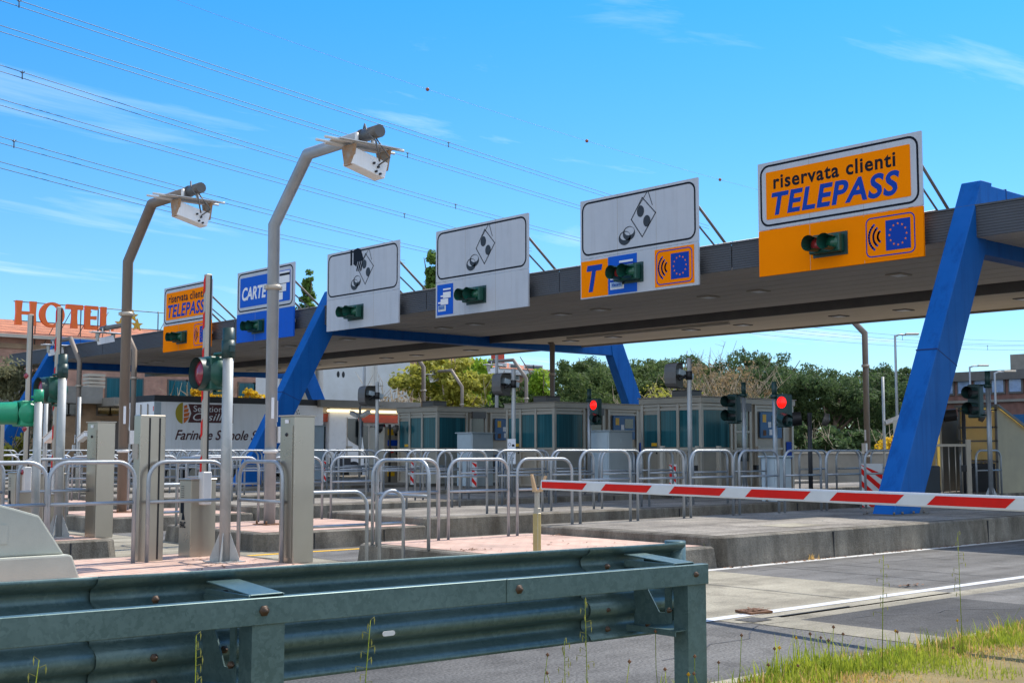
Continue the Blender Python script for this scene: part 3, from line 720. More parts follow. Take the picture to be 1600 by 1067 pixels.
    if lower.get('tee'):
        q = MB(); q.prism([S(-hw + .03, .03, .006), S(-hw + .95, .03, .006), S(-hw + .95, .93, .006), S(-hw + .03, .93, .006)], (.005, 0, 0)); q.build('orange_tile', 'orange', lo)
        vs, fs = text2d('T', .55, .66, .25, .04); q = MB(); q.add(vs, fs, lambda p: S(-hw + .22 + p[0], .15 + p[1], .011)); q.build('lettering', 'ink_blue', lo)
        card_tile(lo, S, -hw + .96, .03, .95, .92)
    if lower.get('card'): card_tile(lo, S, -hw + .07, .06, .72, .86)
    # twin signal with hoods on a dark back board
    su = lower.get('su', .1)
    sg = MB(); sg.prism([S(su - .42, .24, .012), S(su + .42, .24, .012), S(su + .42, .72, .012), S(su - .42, .72, .012)], (.01, 0, 0)); sb = sg.build('signal_board', 'signal_dark', lo)
    g = MB(); g.box((-.20, -su - .34, .30), (-.012, -su + .40, .67)); g.build('signal_housing', 'signal_green', lo, bevel=.02)
    for du, lm in ((-.20, 'lens_dull'), (.17, 'lens_green')):
        g = MB(); o = S(su + du, .485, .20)
        g.lathe([(.155, 0), (.165, .30)], o, (-1, 0, 0), 18, arc=(.62, 1.38)); g.lathe([(.15, 0), (.16, .30)], o, (-1, 0, 0), 18, arc=(.62, 1.38)); g.build('signal_hood', 'signal_green', lo)
        g = MB(); g.lathe([(.14, 0), (.11, .035), (.05, .055), (0, .06)], S(su + du, .485, .203), (-1, 0, 0), 18); g.build('signal_lens', lm, lo)
    for u in (-hw + .1, -hw * .35, hw * .35, hw - .06):      # raking stays down to the roof
        g = MB(); g.tube([S(u, m0 + .85, -.055), S(u, ZT - SZ0 + .04, -1.25)], .034, 6); g.box((1.18, -u - .07, ZT - SZ0 - .02), (1.34, -u + .07, ZT - SZ0 + .05)); g.build('stay', 'stay_steel', t)
        g = MB(); g.tube([S(u, m0 + .4, -.055), S(u, ZT - SZ0 + .04, -.75)], .022, 6); g.build('stay', 'stay_steel', t)
    g = MB()
    for u in (-hw + .3, hw - .3): g.box((.05, -u - .04, .15), (.12, -u + .04, H - .1)); g.box((.12, -u - .04, .5), (.24, -u + .04, .6))
    g.build('back_post', 'pole_grey', t)
    return t
def card_icon(t, par, S, u, v, w_, h_, m, edge):
    for k in range(3):
        x = u + k * w_ * .2; y = v + k * h_ * .27
        q = MB(); q.face([S(x, y, .012 + k * .006), S(x + w_ * .58, y, .012 + k * .006), S(x + w_ * .58, y + h_ * .4, .012 + k * .006), S(x, y + h_ * .4, .012 + k * .006)], 0)
        q.face([S(x + .0, y + h_ * .25, .014 + k * .006), S(x + w_ * .58, y + h_ * .25, .014 + k * .006), S(x + w_ * .58, y + h_ * .33, .014 + k * .006), S(x, y + h_ * .33, .014 + k * .006)], 1)
        q.build('card', [m, edge], par)
def card_tile(lo, S, u, v, w_, h_):
    q = MB(); q.prism([S(u, v, .006), S(u + w_, v, .006), S(u + w_, v + h_, .006), S(u, v + h_, .006)], (.005, 0, 0)); tl = q.build('blue_tile', 'sign_blue', lo)
    card_icon(None, lo, S, u + w_ * .08, v + h_ * .12, w_ * .82, h_ * .78, 'paper', 'ink_blue')
    q = MB(); a = (u + w_ * .12, v + h_ * .17); q.face([S(a[0], a[1], .0275), S(a[0] + w_ * .38, a[1], .0275), S(a[0] + w_ * .38, a[1] + h_ * .14, .0275), S(a[0], a[1] + h_ * .14, .0275)])
    vs, fs = text2d('Viacard', w_ * .32, h_ * .08, .2, .02); q.build('card_mark', 'glass_sky', lo)
    q = MB(); q.add(vs, fs, lambda p: S(a[0] + w_ * .03 + p[0], a[1] + h_ * .03 + p[1], .030)); q.build('lettering', 'ink_blue', lo)
sign(16.79, 'orange lane sign with blue italic capitals at the right, biggest in the photo', 'reserved', dict(col='orange', badge=1, su=-.15), 3.93)
sign(22.29, 'white lane sign with banknote picture above an orange T tile and an orange badge', 'money', dict(col='white', badge=1, tee=1, su=-.2), 3.8)
sign(28.14, 'white lane sign with banknote picture above one blue card tile', 'money', dict(col='white', card=1, su=-.15), 3.9)
sign(33.74, 'white lane sign with a hand holding banknotes, right of the middle blue leg', 'hand', dict(col='white', su=-.3), 3.83)
sign(39.46, 'blue lane sign reading CARTE, partly behind the tallest bent pole', 'cards', dict(col='blue', su=-.4), 3.75)
sign(45.12, 'orange lane sign far left, partly behind the raised striped boom', 'reserved', dict(col='orange', badge=1, su=-.35), 3.78)
def pr(p):
    X = p[0] * _rt[0] + p[1] * _rt[1]; Y = p[0] * _fw[0] + p[1] * _fw[1]; dz = p[2] - EYE
    f = Y * _ct + dz * _st; v = -Y * _st + dz * _ct
    return CXP + FPX * X / f, CYP - FPX * v / f
def along(a, b, px):
    """how far along the line a-b the photograph's column px lies"""
    lo, hi = -.5, 1.5; s = 1 if pr(a.lerp(b, 1))[0] > pr(a)[0] else -1
    for _ in range(40):
        m = (lo + hi) / 2
        if (pr(a.lerp(b, m))[0] - px) * s < 0: lo = m
        else: hi = m
    return lo

# ------------------------------------------------------------------ guard rail in the foreground
gy = 5.30
gr = thing('guard_rail', 'weathered galvanised guard rail across the foreground, seen from behind', 'guard rail', (5.64, 4.9, 0))
def beam(x0, x1, dy, zo=0):
    mb = MB(); n = 40; m = max(2, int((x1 - x0) / .25)); rows = []
    for i in range(m + 1):
        x = x0 + (x1 - x0) * i / m; zt = .985 - .009 * x + zo; r = []
        for j in range(n + 1):
            q = j / n; ph = q * 2 * math.pi * 3 + math.pi * .0
            off = -.041 * math.tanh(1.9 * math.cos(ph)) / math.tanh(1.9)
            r.append(mb._v((x, gy + dy + off, zt - q * .535)))
        rows.append(r)
    for i in range(m):
        for j in range(n): mb.idx([rows[i][j], rows[i + 1][j], rows[i + 1][j + 1], rows[i][j + 1]], 0, True)
    o = mb.build('beam', 'galv_beam', gr, world=True)
    md = o.modifiers.new('thick', 'SOLIDIFY'); md.thickness = .005
    return o
beam(-5, 2.40, .0); beam(2.28, 5.32, -.009); beam(5.22, 6.05, -.018)
mb = MB(); mb.tube([(6.06, gy + .03, .40), (6.06, gy + .03, .935)], .066, 20); mb.build('end_roll', 'galv_beam', gr, world=True)
def zr(x): return .895 - .009 * x
for x0, x1, o in ((-5, 4.35, 0), (4.22, 5.775, -.006)):
    mb = MB(); y = 4.83 + o
    mb.prism([(x0, y, zr(x0)), (x0, y, zr(x0) - .115), (x0, y + .005, zr(x0) - .115), (x0, y + .005, zr(x0) - .006), (x0, y + .055, zr(x0) - .006), (x0, y + .055, zr(x0))], (x1 - x0, 0, zr(x1) - zr(x0)))
    mb.build('rear_rail', 'galv_beam', gr, world=True, bevel=.003)
def bolt(x, y, z, r=.017):
    mb = MB(); mb.lathe([(0, .020), (r * .55, .020), (r * .6, .010), (r, .010), (r, .001), (r * 1.45, .001), (r * 1.45, -.004)], (x, y, z), (0, -1, 0), 6)
    mb.build('bolt', 'bolt', gr, world=True)
for xp in (5.68, 2.86):
    mb = MB()                                   # channel post, open side away from the traffic
    x0, x1, y0, y1 = xp - .07, xp + .09, 4.842, 4.95
    mb.prism([(x0, y1, -.3), (x0, y0, -.3), (x1, y0, -.3), (x1, y1, -.3), (x1 - .008, y1, -.3), (x1 - .008, y0 + .008, -.3), (x0 + .008, y0 + .008, -.3), (x0 + .008, y1, -.3)], (0, 0, zr(xp) + .28))
    mb.build('post', 'galv_beam', gr, world=True)
    mb = MB()                                   # spacer: flat channel on top, web plate with a raked opening, foot strap
    zt = zr(xp) + .005; so = .09 if xp < 4 else .0
    mb.prism([(xp + so - .16, 4.86, zt), (xp + so + .0, 4.86, zt), (xp + so + .0, 5.26, zt + .03), (xp + so - .16, 5.26, zt + .03)], (0, 0, .008))
    mb.box((xp + so - .168, 4.86, zt - .035), (xp + so - .160, 5.25, zt + .006)); mb.box((xp + so + .002, 4.86, zt - .035), (xp + so + .008, 5.25, zt + .006)); mb.build('spacer_arm', 'galv_beam', gr, world=True, bevel=.002)
    mb = MB()
    xw = xp - .085
    o = [(4.955, zt - .02), (4.955, .50), (5.25, .47), (5.25, zt - .02)]; i = [(5.005, zt - .12), (5.005, .56), (5.05, .56), (5.17, zt - .12)]
    for k in range(4):
        a, b, c, d = o[k], o[(k + 1) % 4], i[(k + 1) % 4], i[k]
        mb.prism([(xw, *a), (xw, *b), (xw, *c), (xw, *d)], (.007, 0, 0))
    mb.build('spacer_web', 'galv_beam', gr, world=True)
    mb = MB(); mb.prism([(xp - .16, 4.86, .47), (xp - .03, 4.86, .47), (xp - .03, 5.24, .44), (xp - .16, 5.24, .44)], (0, 0, .007)); mb.box((xp - .163, 4.86, .445), (xp - .155, 5.24, .478)); mb.build('foot_strap', 'galv_beam', gr, world=True)
    bolt(xp - .02, 4.826, zr(xp) - .055); bolt(xp - .105, 4.955, .58, .012)
    for dx in (-.22, .12):
        for dz in (.05, .30, .41): bolt(xp + dx - .1, gy - .06, zr(xp) + .03 - dz, .013)
bolt(4.30, 4.822, zr(4.3) - .055)
mb = MB(); c = onT(607, 989, 5.215); mb.prism([(c.x + u, c.y, c.z + v) for u, v in rrect(-.038, -.012, .038, .012, .0118, 4)], (0, -.004, 0)); mb.build('reflector', 'paper', gr, world=True)

# ------------------------------------------------------------------ boom across the right lane
A, B = Vector((10.04, 10.85, 1.1)), Vector((9.16, 4.61, 1.1))
d = (B - A).normalized(); nrm = Vector((d.y, -d.x, 0)); nrm = nrm if nrm.x < 0 else -nrm
bm_ = thing('boom_barrier', 'lowered red and white striped barrier boom across the right lane', 'barrier', (8.98, 3.4, 0))
E_ = A + d * ((3.4 - A.y) / d.y)
mb = MB(); hh = .056
prof = [(-.024, -hh), (.024, -hh), (.03, -hh + .01), (.03, hh - .014), (.02, hh), (-.02, hh), (-.03, hh - .014), (-.03, -hh + .01)]
mb.prism([A + nrm * u + UP * v for u, v in prof], E_ - A); mb.build('arm', 'white_paint', bm_, world=True)
for x0, x1 in ((850, 917), (946, 1018), (1053, 1133), (1173, 1265), (1306, 1410), (1459, 1583), (1640, 1790)):
    a = A.lerp(B, along(A, B, x0)); b = A.lerp(B, along(A, B, x1)); q = MB(); s = d * .045
    for sg_ in (1, -1):
        o_ = nrm * .0325 * sg_
        q.face([a - s + o_ - UP * .037, b - s + o_ - UP * .037, b + s + o_ + UP * .037, a + s * (1 if x0 > 900 else 0) + o_ + UP * .037] if x0 > 900 else [a + o_ - UP * .037, b - s + o_ - UP * .037, b + s + o_ + UP * .037, a + o_ + UP * .037])
    q.build('stripe', 'red_paint', bm_, world=True)
mb = MB(); cx = E_; mb.box((cx.x - .2, 3.0, -.05), (cx.x + .2, 3.55, 1.02)); mb.box((cx.x - .22, 2.98, 1.02), (cx.x + .22, 3.57, 1.06)); mb.tube([(cx.x - .05, 3.4, 1.1), (cx.x + .12, 3.4, 1.1)], .09, 12)
mb.build('housing', 'steel', bm_, world=True, bevel=.008)
sp = thing('boom_rest', 'pale wooden and plastic fork post holding up the boom tip', 'post', (10.05, 10.93, .27))
mb = MB(); mb.box((-.022, -.005, 0), (.022, .07, .56), 0); mb.box((-.028, -.01, .02), (.028, .075, .50), 1); mb.build('post', ['alu_light', 'beige_pane'], sp, bevel=.004)
mb = MB(); mb.box((-.018, .0, .56), (.018, .06, .765)); mb.build('stem', 'alu_light', sp, bevel=.004)
mb = MB()
mb.prism([(-.05, -.01, .75), (-.05, .055, .75), (-.068, .075, .95), (-.068, .045, .95)], (.022, 0, 0)); mb.prism([(.035, -.01, .75), (.035, .05, .75), (.06, -.03, .93), (.06, -.055, .93)], (.02, 0, 0)); mb.box((-.055, -.01, .745), (.055, .055, .765))
mb.build('fork', 'wood_raw', sp)

# ------------------------------------------------------------------ bent poles with cameras over the lanes
def bent_pole(loc, label, m='pole_grey', rz=0, h=5.0):
    t = thing('bent_pole', label, 'pole', loc, rz, 'bent poles with cameras over the lanes')
    mb = MB(); z1 = 5.28 - loc[2]; z2 = 6.32 - loc[2]
    mb.tube([(0, 0, .02), (0, 0, z1), (0, -1.03, z2), (0, -2.6, z2 + .0)], .096, 8, rot=R(22.5)); mb.build('shaft', m, t)
    mb = MB(); mb.tube([(0, -2.6, z2), (0, -3.05, z2)], .10, 12); mb.tube([(0, -2.55, z2), (0, -2.62, z2)], .11, 12); mb.build('arm_end', 'alu_dark', t)
    mb = MB(); mb.box((-.2, -.2, 0), (.2, .2, .02))
    for a in (-.15, .15):
        for b in (-.15, .15): mb.tube([(a, b, .02), (a, b, .07)], .018, 6)
    mb.build('base_plate', 'rust', t)
    mb = MB(); mb.tube([(0, 0, z1 - 1.1), (0, 0, z1 - 1.02)], .135, 8); mb.box((-.16, -.03, z1 - 1.09), (.16, .03, z1 - 1.03)); mb.build('clamp', 'alu_light', t)
    mb = MB(); mb.tube([(0, 0, 1.18), (0, 0, 1.24)], .13, 8); mb.box((.09, -.09, 1.35), (.19, .06, 1.62)); mb.build('junction_box', 'white_paint', t)
    mb = MB(); mb.box((.102, -.03, 1.7), (.11, .03, 2.05)); mb.box((-.06, -.11, 1.75), (-.01, -.102, 2.1)); mb.build('number_plate', 'paper', t)
    # sunshade plate, brackets and the box under it
    zc = z2 - .17; yc = -2.72
    mb = MB()
    mb.prism([(-.62, yc - .25, zc - .03), (.5, yc - .25, zc - .03), (.5, yc, zc + .015), (-.62, yc, zc + .015)], (0, 0, .012)); mb.prism([(-.62, yc, zc + .015), (.5, yc, zc + .015), (.5, yc + .25, zc - .03), (-.62, yc + .25, zc - .03)], (0, 0, .012))
    for y in (-.12, .12): mb.tube([(-.85, yc + y, zc - .02), (.6, yc + y, zc - .01)], .022, 6)
    mb.tube([(.1, yc, zc), (.1, yc, z2)], .03, 6); mb.tube([(-.2, yc, zc), (-.2, yc, z2)], .03, 6); mb.build('sunshade', 'white_paint', t)
    for x in (-.36, .28):
        q = MB(); q.prism([(x, yc - .17, zc - .05), (x, yc + .17, zc - .05), (x, yc + .09, zc - .36), (x, yc - .09, zc - .36)], (.05, 0, 0)); q.build('bracket', ('rusty_alu' if not rz else 'alu_light'), t)
    q = MB(); q.M = Matrix.Translation((-.03, yc, zc - .30)) @ Matrix.Rotation(R(14), 4, 'Y'); q.box((-.31, -.13, -.13), (.31, .13, .13)); q.build('camera_box', 'truck_white', t, bevel=.008)
    for x, z in ((.05, .02), (.14, -.01), (.12, -.09), (.2, -.10)):
        q = MB(); q.M = Matrix.Translation((-.03, yc, zc - .30)) @ Matrix.Rotation(R(14), 4, 'Y'); q.tube([(x, -.131, z), (x, -.17, z)], .018, 8); q.build('socket', 'black', t)
    q = MB(); q.tube([(.02, yc - .3, zc - .3), (-.05, yc - .3, zc), (-.1, yc - .12, z2 + .02), (-.02, yc + .05, z2 + .17), (.06, yc + .2, z2 + .12), (.07, yc + .3, z2)], .014, 6); q.tube([(.1, yc - .15, zc - .32), (.22, yc - .28, zc - .2), (.0, yc - .2, zc + .1)], .012, 6); q.build('cable', 'alu_dark', t)
    return t
bp = bent_pole((10.95, 18.5, .27), 'tallest bent pole, pale grey, with a camera box on its arm', 'pole_grey')
bent_pole((10.91, 24.1, .27), 'brown bent pole with camera box, left of the tallest pole', 'pole_brown')
rear = bent_pole((20.95, 45.5, .1), 'small far bent pole with its arm to the left, just right of the brown pole', 'pole_brown', R(180))
kids()
for (x, y, lb) in ((21.8, 52.7, 'small far bent pole left of the brown pole, in front of the low building'), (35.3, 46.2, 'far bent pole rising against the yellow tree, cut by the canopy edge'), (48.0, 59.0, 'small far bent pole with white camera box before the yellow tree'),
                   (35.7, 23.15, 'brown bent pole on the right before the pines, its top behind the canopy'), (44.9, 49.8, 'small far bent pole behind the square hooded lamp in the middle'), (31.2, 33.2, 'far bent pole beside the rear blue leg, its camera before the pines'), (23.5, 60.2, 'farthest left bent pole with white camera, behind the blue leg')):
    dup(rear, lb, (x, y, .1), R(180), 'bent poles with cameras over the lanes')

# ------------------------------------------------------------------ steel cabinets
def cabinet(loc, label, kind, w_=.32, d_=.3, h=1.6):
    t = thing('steel_cabinet', label, 'cabinet', loc, 0, 'tall brushed steel cabinets')
    mb = MB(); mb.box((0, 0, 0), (d_, w_, h)); mb.build('body', 'steel', t, bevel=.006)
    if kind == 'door':
        mb = MB(); mb.box((-.008, .03, .06), (-.001, w_ - .03, h - .1)); dr = mb.build('door', 'steel', t, bevel=.002)
        mb = MB(); mb.lathe([(0, .01), (.018, .01), (.022, 0)], (-.009, w_ * .5, h - .2), (-1, 0, 0), 12); mb.build('lock', 'black', dr)
        mb = MB(); mb.box((-.01, w_ * .38, h - .075), (-.002, w_ * .62, h - .035)); mb.build('number_plate', 'paper', t)
        mb = MB(); mb.box((-.02, -.012, h), (d_ + .01, w_ + .012, h + .015)); mb.build('lid', 'alu_light', t)
    else:
        for x in (.10, .22):
            mb = MB(); mb.box((x, -.006, .02), (x + .018, -.0015, h - .03)); mb.build('slot', 'black', t)
        mb = MB(); mb.box((-.006, .05, 1.13), (-.0015, .19, 1.30)); mb.build('notice', 'alu', t)
    return t
cabinet((7.40, 12.0, .27), 'tall steel cabinet with a locked door in the centre foreground', 'door', .30, .26, 1.60)
cabinet((6.22, 13.30, .27), 'tall steel cabinet with two black slots, left foreground', 'slot', .17, .30, 1.62)
cabinet((7.45, 17.3, .27), 'tall steel cabinet with a locked door, left of the slotted one', 'door', .36, .26, 1.62)
cabinet((6.35, 18.7, .27), 'slotted steel cabinet cut off by the left edge of the photo', 'slot', .2, .30, 1.62)
cabinet((24.2, 14.7, .39), 'steel cabinet seen far right between hoop rails and pines', 'slot', .35, .35, 1.75)
# boom cabinets with raised booms
def raised(loc, label, top, stripe=True, cab=True):
    t = thing('raised_boom', label, 'barrier', loc, 0, 'raised barrier booms')
    mb = MB(); mb.box((-.05, -.035, .75), (.02, .04, top - loc[2])); mb.build('arm', 'alu_light', t, bevel=.006)
    mb = MB(); mb.box((-.005, -.041, .8), (.015, -.036, top - loc[2] - .02)); mb.build('edge_strip', 'black', t)
    z = .95; k = 0
    while z < top - loc[2] - .2 and stripe:
        mb = MB(); mb.prism([(-.054, .037, z), (-.054, -.005, z + .04), (-.054, -.005, z + .22), (-.054, .037, z + .18)], (.003, 0, 0)); mb.build('stripe', 'red_paint', t); z += .42
    if not stripe:
        for z in (.9, 1.55, 2.35):
            mb = MB(); mb.lathe([(0, .03), (.03, .025), (.045, 0)], (-.052, -.0, z), (-1, -.4, 0), 12); mb.build('reflector', 'lens_red', t)
    if cab:
        mb = MB(); mb.box((-.16, .03, 0), (.16, .32, .88)); mb.box((-.17, .02, .88), (.17, .33, .90)); mb.build('housing', 'steel', t, bevel=.006)
        mb = MB(); mb.prism([(-.163, .28, .5), (-.163, .20, .5), (-.163, .20, .62), (-.163, .28, .62)], (.002, 0, 0)); mb.prism([(-.163, .25, .42), (-.163, .17, .42), (-.163, .20, .50), (-.163, .23, .50)], (.002, 0, 0))
        vs, fs = text2d('FAAC', .14, .075, 0, .03); mb.add(vs, fs, lambda p: Vector((-.1635, .29 - p[0], .33 + p[1]))); mb.build('lettering', 'ink', t)
        mb = MB()
        for k in range(6): mb.box((-.164, .2, .68 + k * .025), (-.161, .27, .69 + k * .025))
        mb.build('vent', 'alu_dark', t)
        mb = MB(); mb.box((-.06, -.07, .6), (.05, .06, .98)); mb.build('hinge', 'white_paint', t, bevel=.01)
    return t
raised((7.1, 13.45, .27), 'raised striped boom over the low steel box, left of the signal post', 3.56)
p = onZ(88, 700, 18.2); raised((p.x, p.y, .27), 'raised striped boom at far left beside the thick signal post', 3.56)
p = onZ(43, 700, 19.2); raised((p.x, p.y, .27), 'raised plain white boom with red reflectors, farthest left', 3.56, False)

# ------------------------------------------------------------------ signals
def post_mb(h, r=.06, flange=True):
    mb = MB(); mb.tube([(0, 0, 0), (0, 0, h)], r, 16)
    if flange:
        mb.box((-.17, -.17, 0), (.17, .17, .015))
        for a in range(4):
            c_, s_ = math.cos(R(45 + 90 * a)), math.sin(R(45 + 90 * a)); q = Vector((-s_, c_, 0)) * .005
            mb.prism([Vector((c_ * r, s_ * r, .015)) - q, Vector((c_ * .165, s_ * .165, .015)) - q, Vector((c_ * .165, s_ * .165, .05)) - q, Vector((c_ * r, s_ * r, .32)) - q], q * 2)
    return mb
def round_signal(loc, label):
    t = thing('round_signal', label, 'signal', loc, 0, 'round red signals on posts')
    H = 2.86 - loc[2]; post_mb(H - .2).build('post', 'galv_pole', t)
    mb = MB(); mb.tube([(0, 0, H - .30), (0, 0, H)], .066, 16); mb.tube([(0, 0, H - .34), (0, 0, H - .14)], .075, 16); mb.box((-.03, -.1, H - .27), (.03, .1, H - .2)); mb.build('cap', 'signal_dark', t)
    y0 = .16; zc = H - .50
    mb = MB(); mb.box((-.13, y0, zc - .19), (.05, y0 + .30, zc + .19)); hd = mb.build('head', 'signal_green', t, bevel=.015)
    mb = MB(); mb.lathe([(.17, 0), (.178, .10)], (-.13, y0 + .15, zc), (-1, 0, 0), 28); mb.lathe([(.17, .10), (.155, .02)], (-.13, y0 + .15, zc), (-1, 0, 0), 28); mb.build('hood', 'signal_dark', hd)
    mb = MB(); mb.lathe([(.165, .02), (.12, .055), (.06, .07), (0, .075)], (-.13, y0 + .15, zc), (-1, 0, 0), 28); mb.build('lens', 'lens_red', hd)
    mb = MB(); mb.lathe([(.15, 0), (.12, .05), (.06, .075), (0, .08)], (.0, y0 - .001, zc), (0, -1, 0), 20, arc=(0, 1)); mb.build('side_dome', 'signal_green', hd)
    for z in (zc + .22, zc - .22):
        mb = MB(); mb.tube([(0, 0, z), (-.02, y0 + .1, z), (-.03, y0 + .1, z + (-.05 if z > zc else .05))], .018, 8); mb.build('bracket', 'signal_green', t)
    return t
round_signal((6.94, 12.67, .27), 'round red signal on thick grey post with splayed foot, left of centre')
round_signal((7.1, 17.75, .27), 'round red signal on thick grey post at the far left')
p = onZ(58, 700, 17.2)
t = thing('long_hood_signal', 'bright green long hooded signal at the left edge of the photo', 'signal', (p.x, p.y, .27))
post_mb(1.95, .055).build('post', 'galv_pole', t)
mb = MB(); mb.tube([(0, 0, 1.88), (0, 0, 2.05)], .066, 14); mb.build('cap', 'signal_bright', t)
mb = MB(); mb.box((-.2, .08, 1.55), (-.02, .42, 1.9)); hd = mb.build('head', 'signal_bright', t, bevel=.015)
mb = MB(); mb.lathe([(.155, 0), (.14, .62)], (-.2, .25, 1.73), (-1, .25, -.02), 20); mb.lathe([(.15, 0), (.135, .62)], (-.2, .25, 1.73), (-1, .25, -.02), 20); mb.build('hood', 'signal_bright', hd)
mb = MB(); mb.lathe([(.14, 0), (.1, .04), (0, .06)], (-.1, .079, 1.73), (0, -1, 0), 16); mb.build('side_dome', 'signal_bright', hd)
for z in (1.58, 1.95):
    mb = MB(); mb.tube([(0, 0, z), (-.05, .12, z)], .018, 8); mb.build('bracket', 'signal_bright', t)

def twin(loc, label, lit=False, h=2.8, right=True):
    """two lamps one above the other on a green-capped post"""
    t = thing('twin_signal', label, 'signal', loc, 0, 'twin lamp signals on posts')
    post_mb(h - .2, .05).build('post', 'galv', t)
    mb = MB(); mb.tube([(0, 0, h - .32), (0, 0, h)], .058, 14); mb.tube([(0, 0, h - .36), (0, 0, h - .28)], .085, 14); mb.build('cap', 'signal_dark', t)
    y0 = -.42 if right else .14; zc = h - .62
    mb = MB(); mb.box((-.12, y0, zc - .38), (.08, y0 + .28, zc + .34)); hd = mb.build('head', 'signal_dark', t, bevel=.02)
    for k, z in enumerate((zc + .16, zc - .18)):
        o = (-.121, y0 + .14, z)
        if not (lit and k == 0):
            ax = (-1, 0, 0) if not lit else (-.45, -1, -.25)
            mb = MB(); mb.lathe([(.13, 0), (.135, .26)], o, ax, 18, arc=(.55, 1.45)); mb.lathe([(.122, 0), (.127, .26)], o, ax, 18, arc=(.55, 1.45)); mb.build('hood', 'signal_dark', hd)
        mb = MB(); mb.lathe([(.125, 0), (.09, .03), (0, .045)], o, (-1, 0, 0), 18); mb.build('lens', 'lens_lit' if lit and k == 0 else 'dark', hd)
    for z in (h - .3, zc - .32):
        mb = MB(); mb.tube([(0, 0, z), (0, y0 + (.26 if right else .02), z)], .018, 8); mb.build('bracket', 'signal_dark', t)
    return t
twin((24.8, 24.9, .39), 'twin signal with red light on, in front of the middle booth', True)
twin((22.65, 17.0, .39), 'twin signal with red light on, in front of the right booth', True, 2.6)
twin((24.5, 19.3, .39), 'unlit twin signal with hoods to the left, beside the right booth', False, 2.75, False)
twin((25.6, 13.6, .39), 'unlit twin signal right of the near blue leg', False, 2.8, False)
def hood_signal(loc, label, h):
    t = thing('dark_post_signal', label, 'signal', loc, 0, 'hooded signals on dark posts')
    post_mb(h, .05, False).build('post', 'dark', t)
    mb = MB(); mb.M = Matrix.Rotation(R(20), 4, 'X'); z = h - .1
    mb.lathe([(.02, -.05), (.15, 0), (.14, .1)], (-.08, .1, z), (-.6, .8, 0), 16); mb.M = None
    mb.build('lamp', 'alu_dark', t)
    mb = MB(); mb.lathe([(.15, .05), (.16, .36)], (-.08, .1, h - .12), (-.6, .8, -.1), 16); mb.lathe([(.142, .05), (.152, .355)], (-.08, .1, h - .12), (-.6, .8, -.1), 16); mb.build('hood', 'black', t)
    mb = MB(); mb.lathe([(.14, .06), (.08, .1), (0, .11)], (-.08, .1, h - .12), (-.6, .8, -.1), 16); mb.build('lens', 'lens_red', t)
hood_signal((24.0, 17.05, .39), 'hooded red signal on a black post right of the right booth', 1.95)
hood_signal((30.5, 16.9, .39), 'hooded red signal on a dark post before the yellowish booth', 2.15)
hood_signal((26.0, 35.95, .39), 'black hooded signal at the left end of the left booth', 2.0)
def shell(loc, label, h, notice=False):
    """camera lamp in a square curved hood, seen from its back"""
    t = thing('square_hood_lamp', label, 'lamp', loc, 0, 'square hooded lamps on posts')
    post_mb(h, .055, False).build('post', 'galv_pole', t)
    zc = h - .4
    pf = [(.0, .29), (-.09, .26), (-.135, .19), (-.15, .07), (-.15, -.07), (-.135, -.19), (-.09, -.26), (.0, -.29)]
    outer = [(.52, .30)] + pf + [(.52, -.30)]; inner = [(.42, -.26)] + [(x * .9 + .02, z * .88) for x, z in pf[::-1]] + [(.42, .26)]
    mb = MB(); y0, y1 = .07, .42; a = [(x - .25, z + zc) for x, z in outer]; n = len(a)
    for k in range(n - 1): mb.prism([(a[k][0], y0, a[k][1]), (a[k + 1][0], y0, a[k + 1][1]), (a[k + 1][0] + .012, y0, a[k + 1][1] * .98 + zc * .02), (a[k][0] + .012, y0, a[k][1] * .98 + zc * .02)], (0, y1 - y0, 0))
    mb.face([(x, y1, z) for x, z in a]); mb.build('hood', 'alu_dark', t)
    q = MB(); q.M = Matrix.Translation((.02, .24, zc + .05)) @ Matrix.Rotation(R(12), 4, 'Y'); q.box((-.2, -.1, -.07), (.32, .1, .07)); q.build('lamp_body', 'cash_blue', t, bevel=.01)
    q = MB(); q.tube([(0, 0, zc), (0, .12, zc), (-.12, .2, zc - .1), (-.1, .22, zc + .02)], .02, 6); q.tube([(0, 0, zc - .1), (0, 0, zc + .1)], .075, 10); q.build('bracket', 'black', t)
    if notice:
        q = MB(); q.box((-.075, -.16, .75), (-.065, .16, 1.4)); nb = q.build('notice_board', 'paper', t)
        q = MB()
        for k, (w1, z) in enumerate(((.2, 1.06), (.24, 1.01), (.18, .93), (.22, .89), (.2, .85))): q.face([(-.0762, .12, z), (-.0762, .12 - w1, z), (-.0762, .12 - w1, z + .018), (-.0762, .12, z + .018)])
        q.face([(-.0762, -.02, 1.2), (-.0762, -.12, 1.2), (-.0762, -.12, 1.26), (-.0762, -.02, 1.26)])
        ring2d(q, lambda p: Vector((-.0762, p[0], p[1])), circ(.07, 1.26, .05, 12), circ(.07, 1.26, .038, 12)); q.build('printed_lines', 'ink', nb)
shell((22.5, 19.3, .39), 'square hooded lamp on a blue grey post in front of the right booth', 3.24)
shell((22.0, 24.9, .39), 'square hooded lamp above a white notice board, left of the middle booth', 3.24, True)
shell((21.6, 30.5, .39), 'square hooded lamp on a post right of the white truck cab', 3.1)
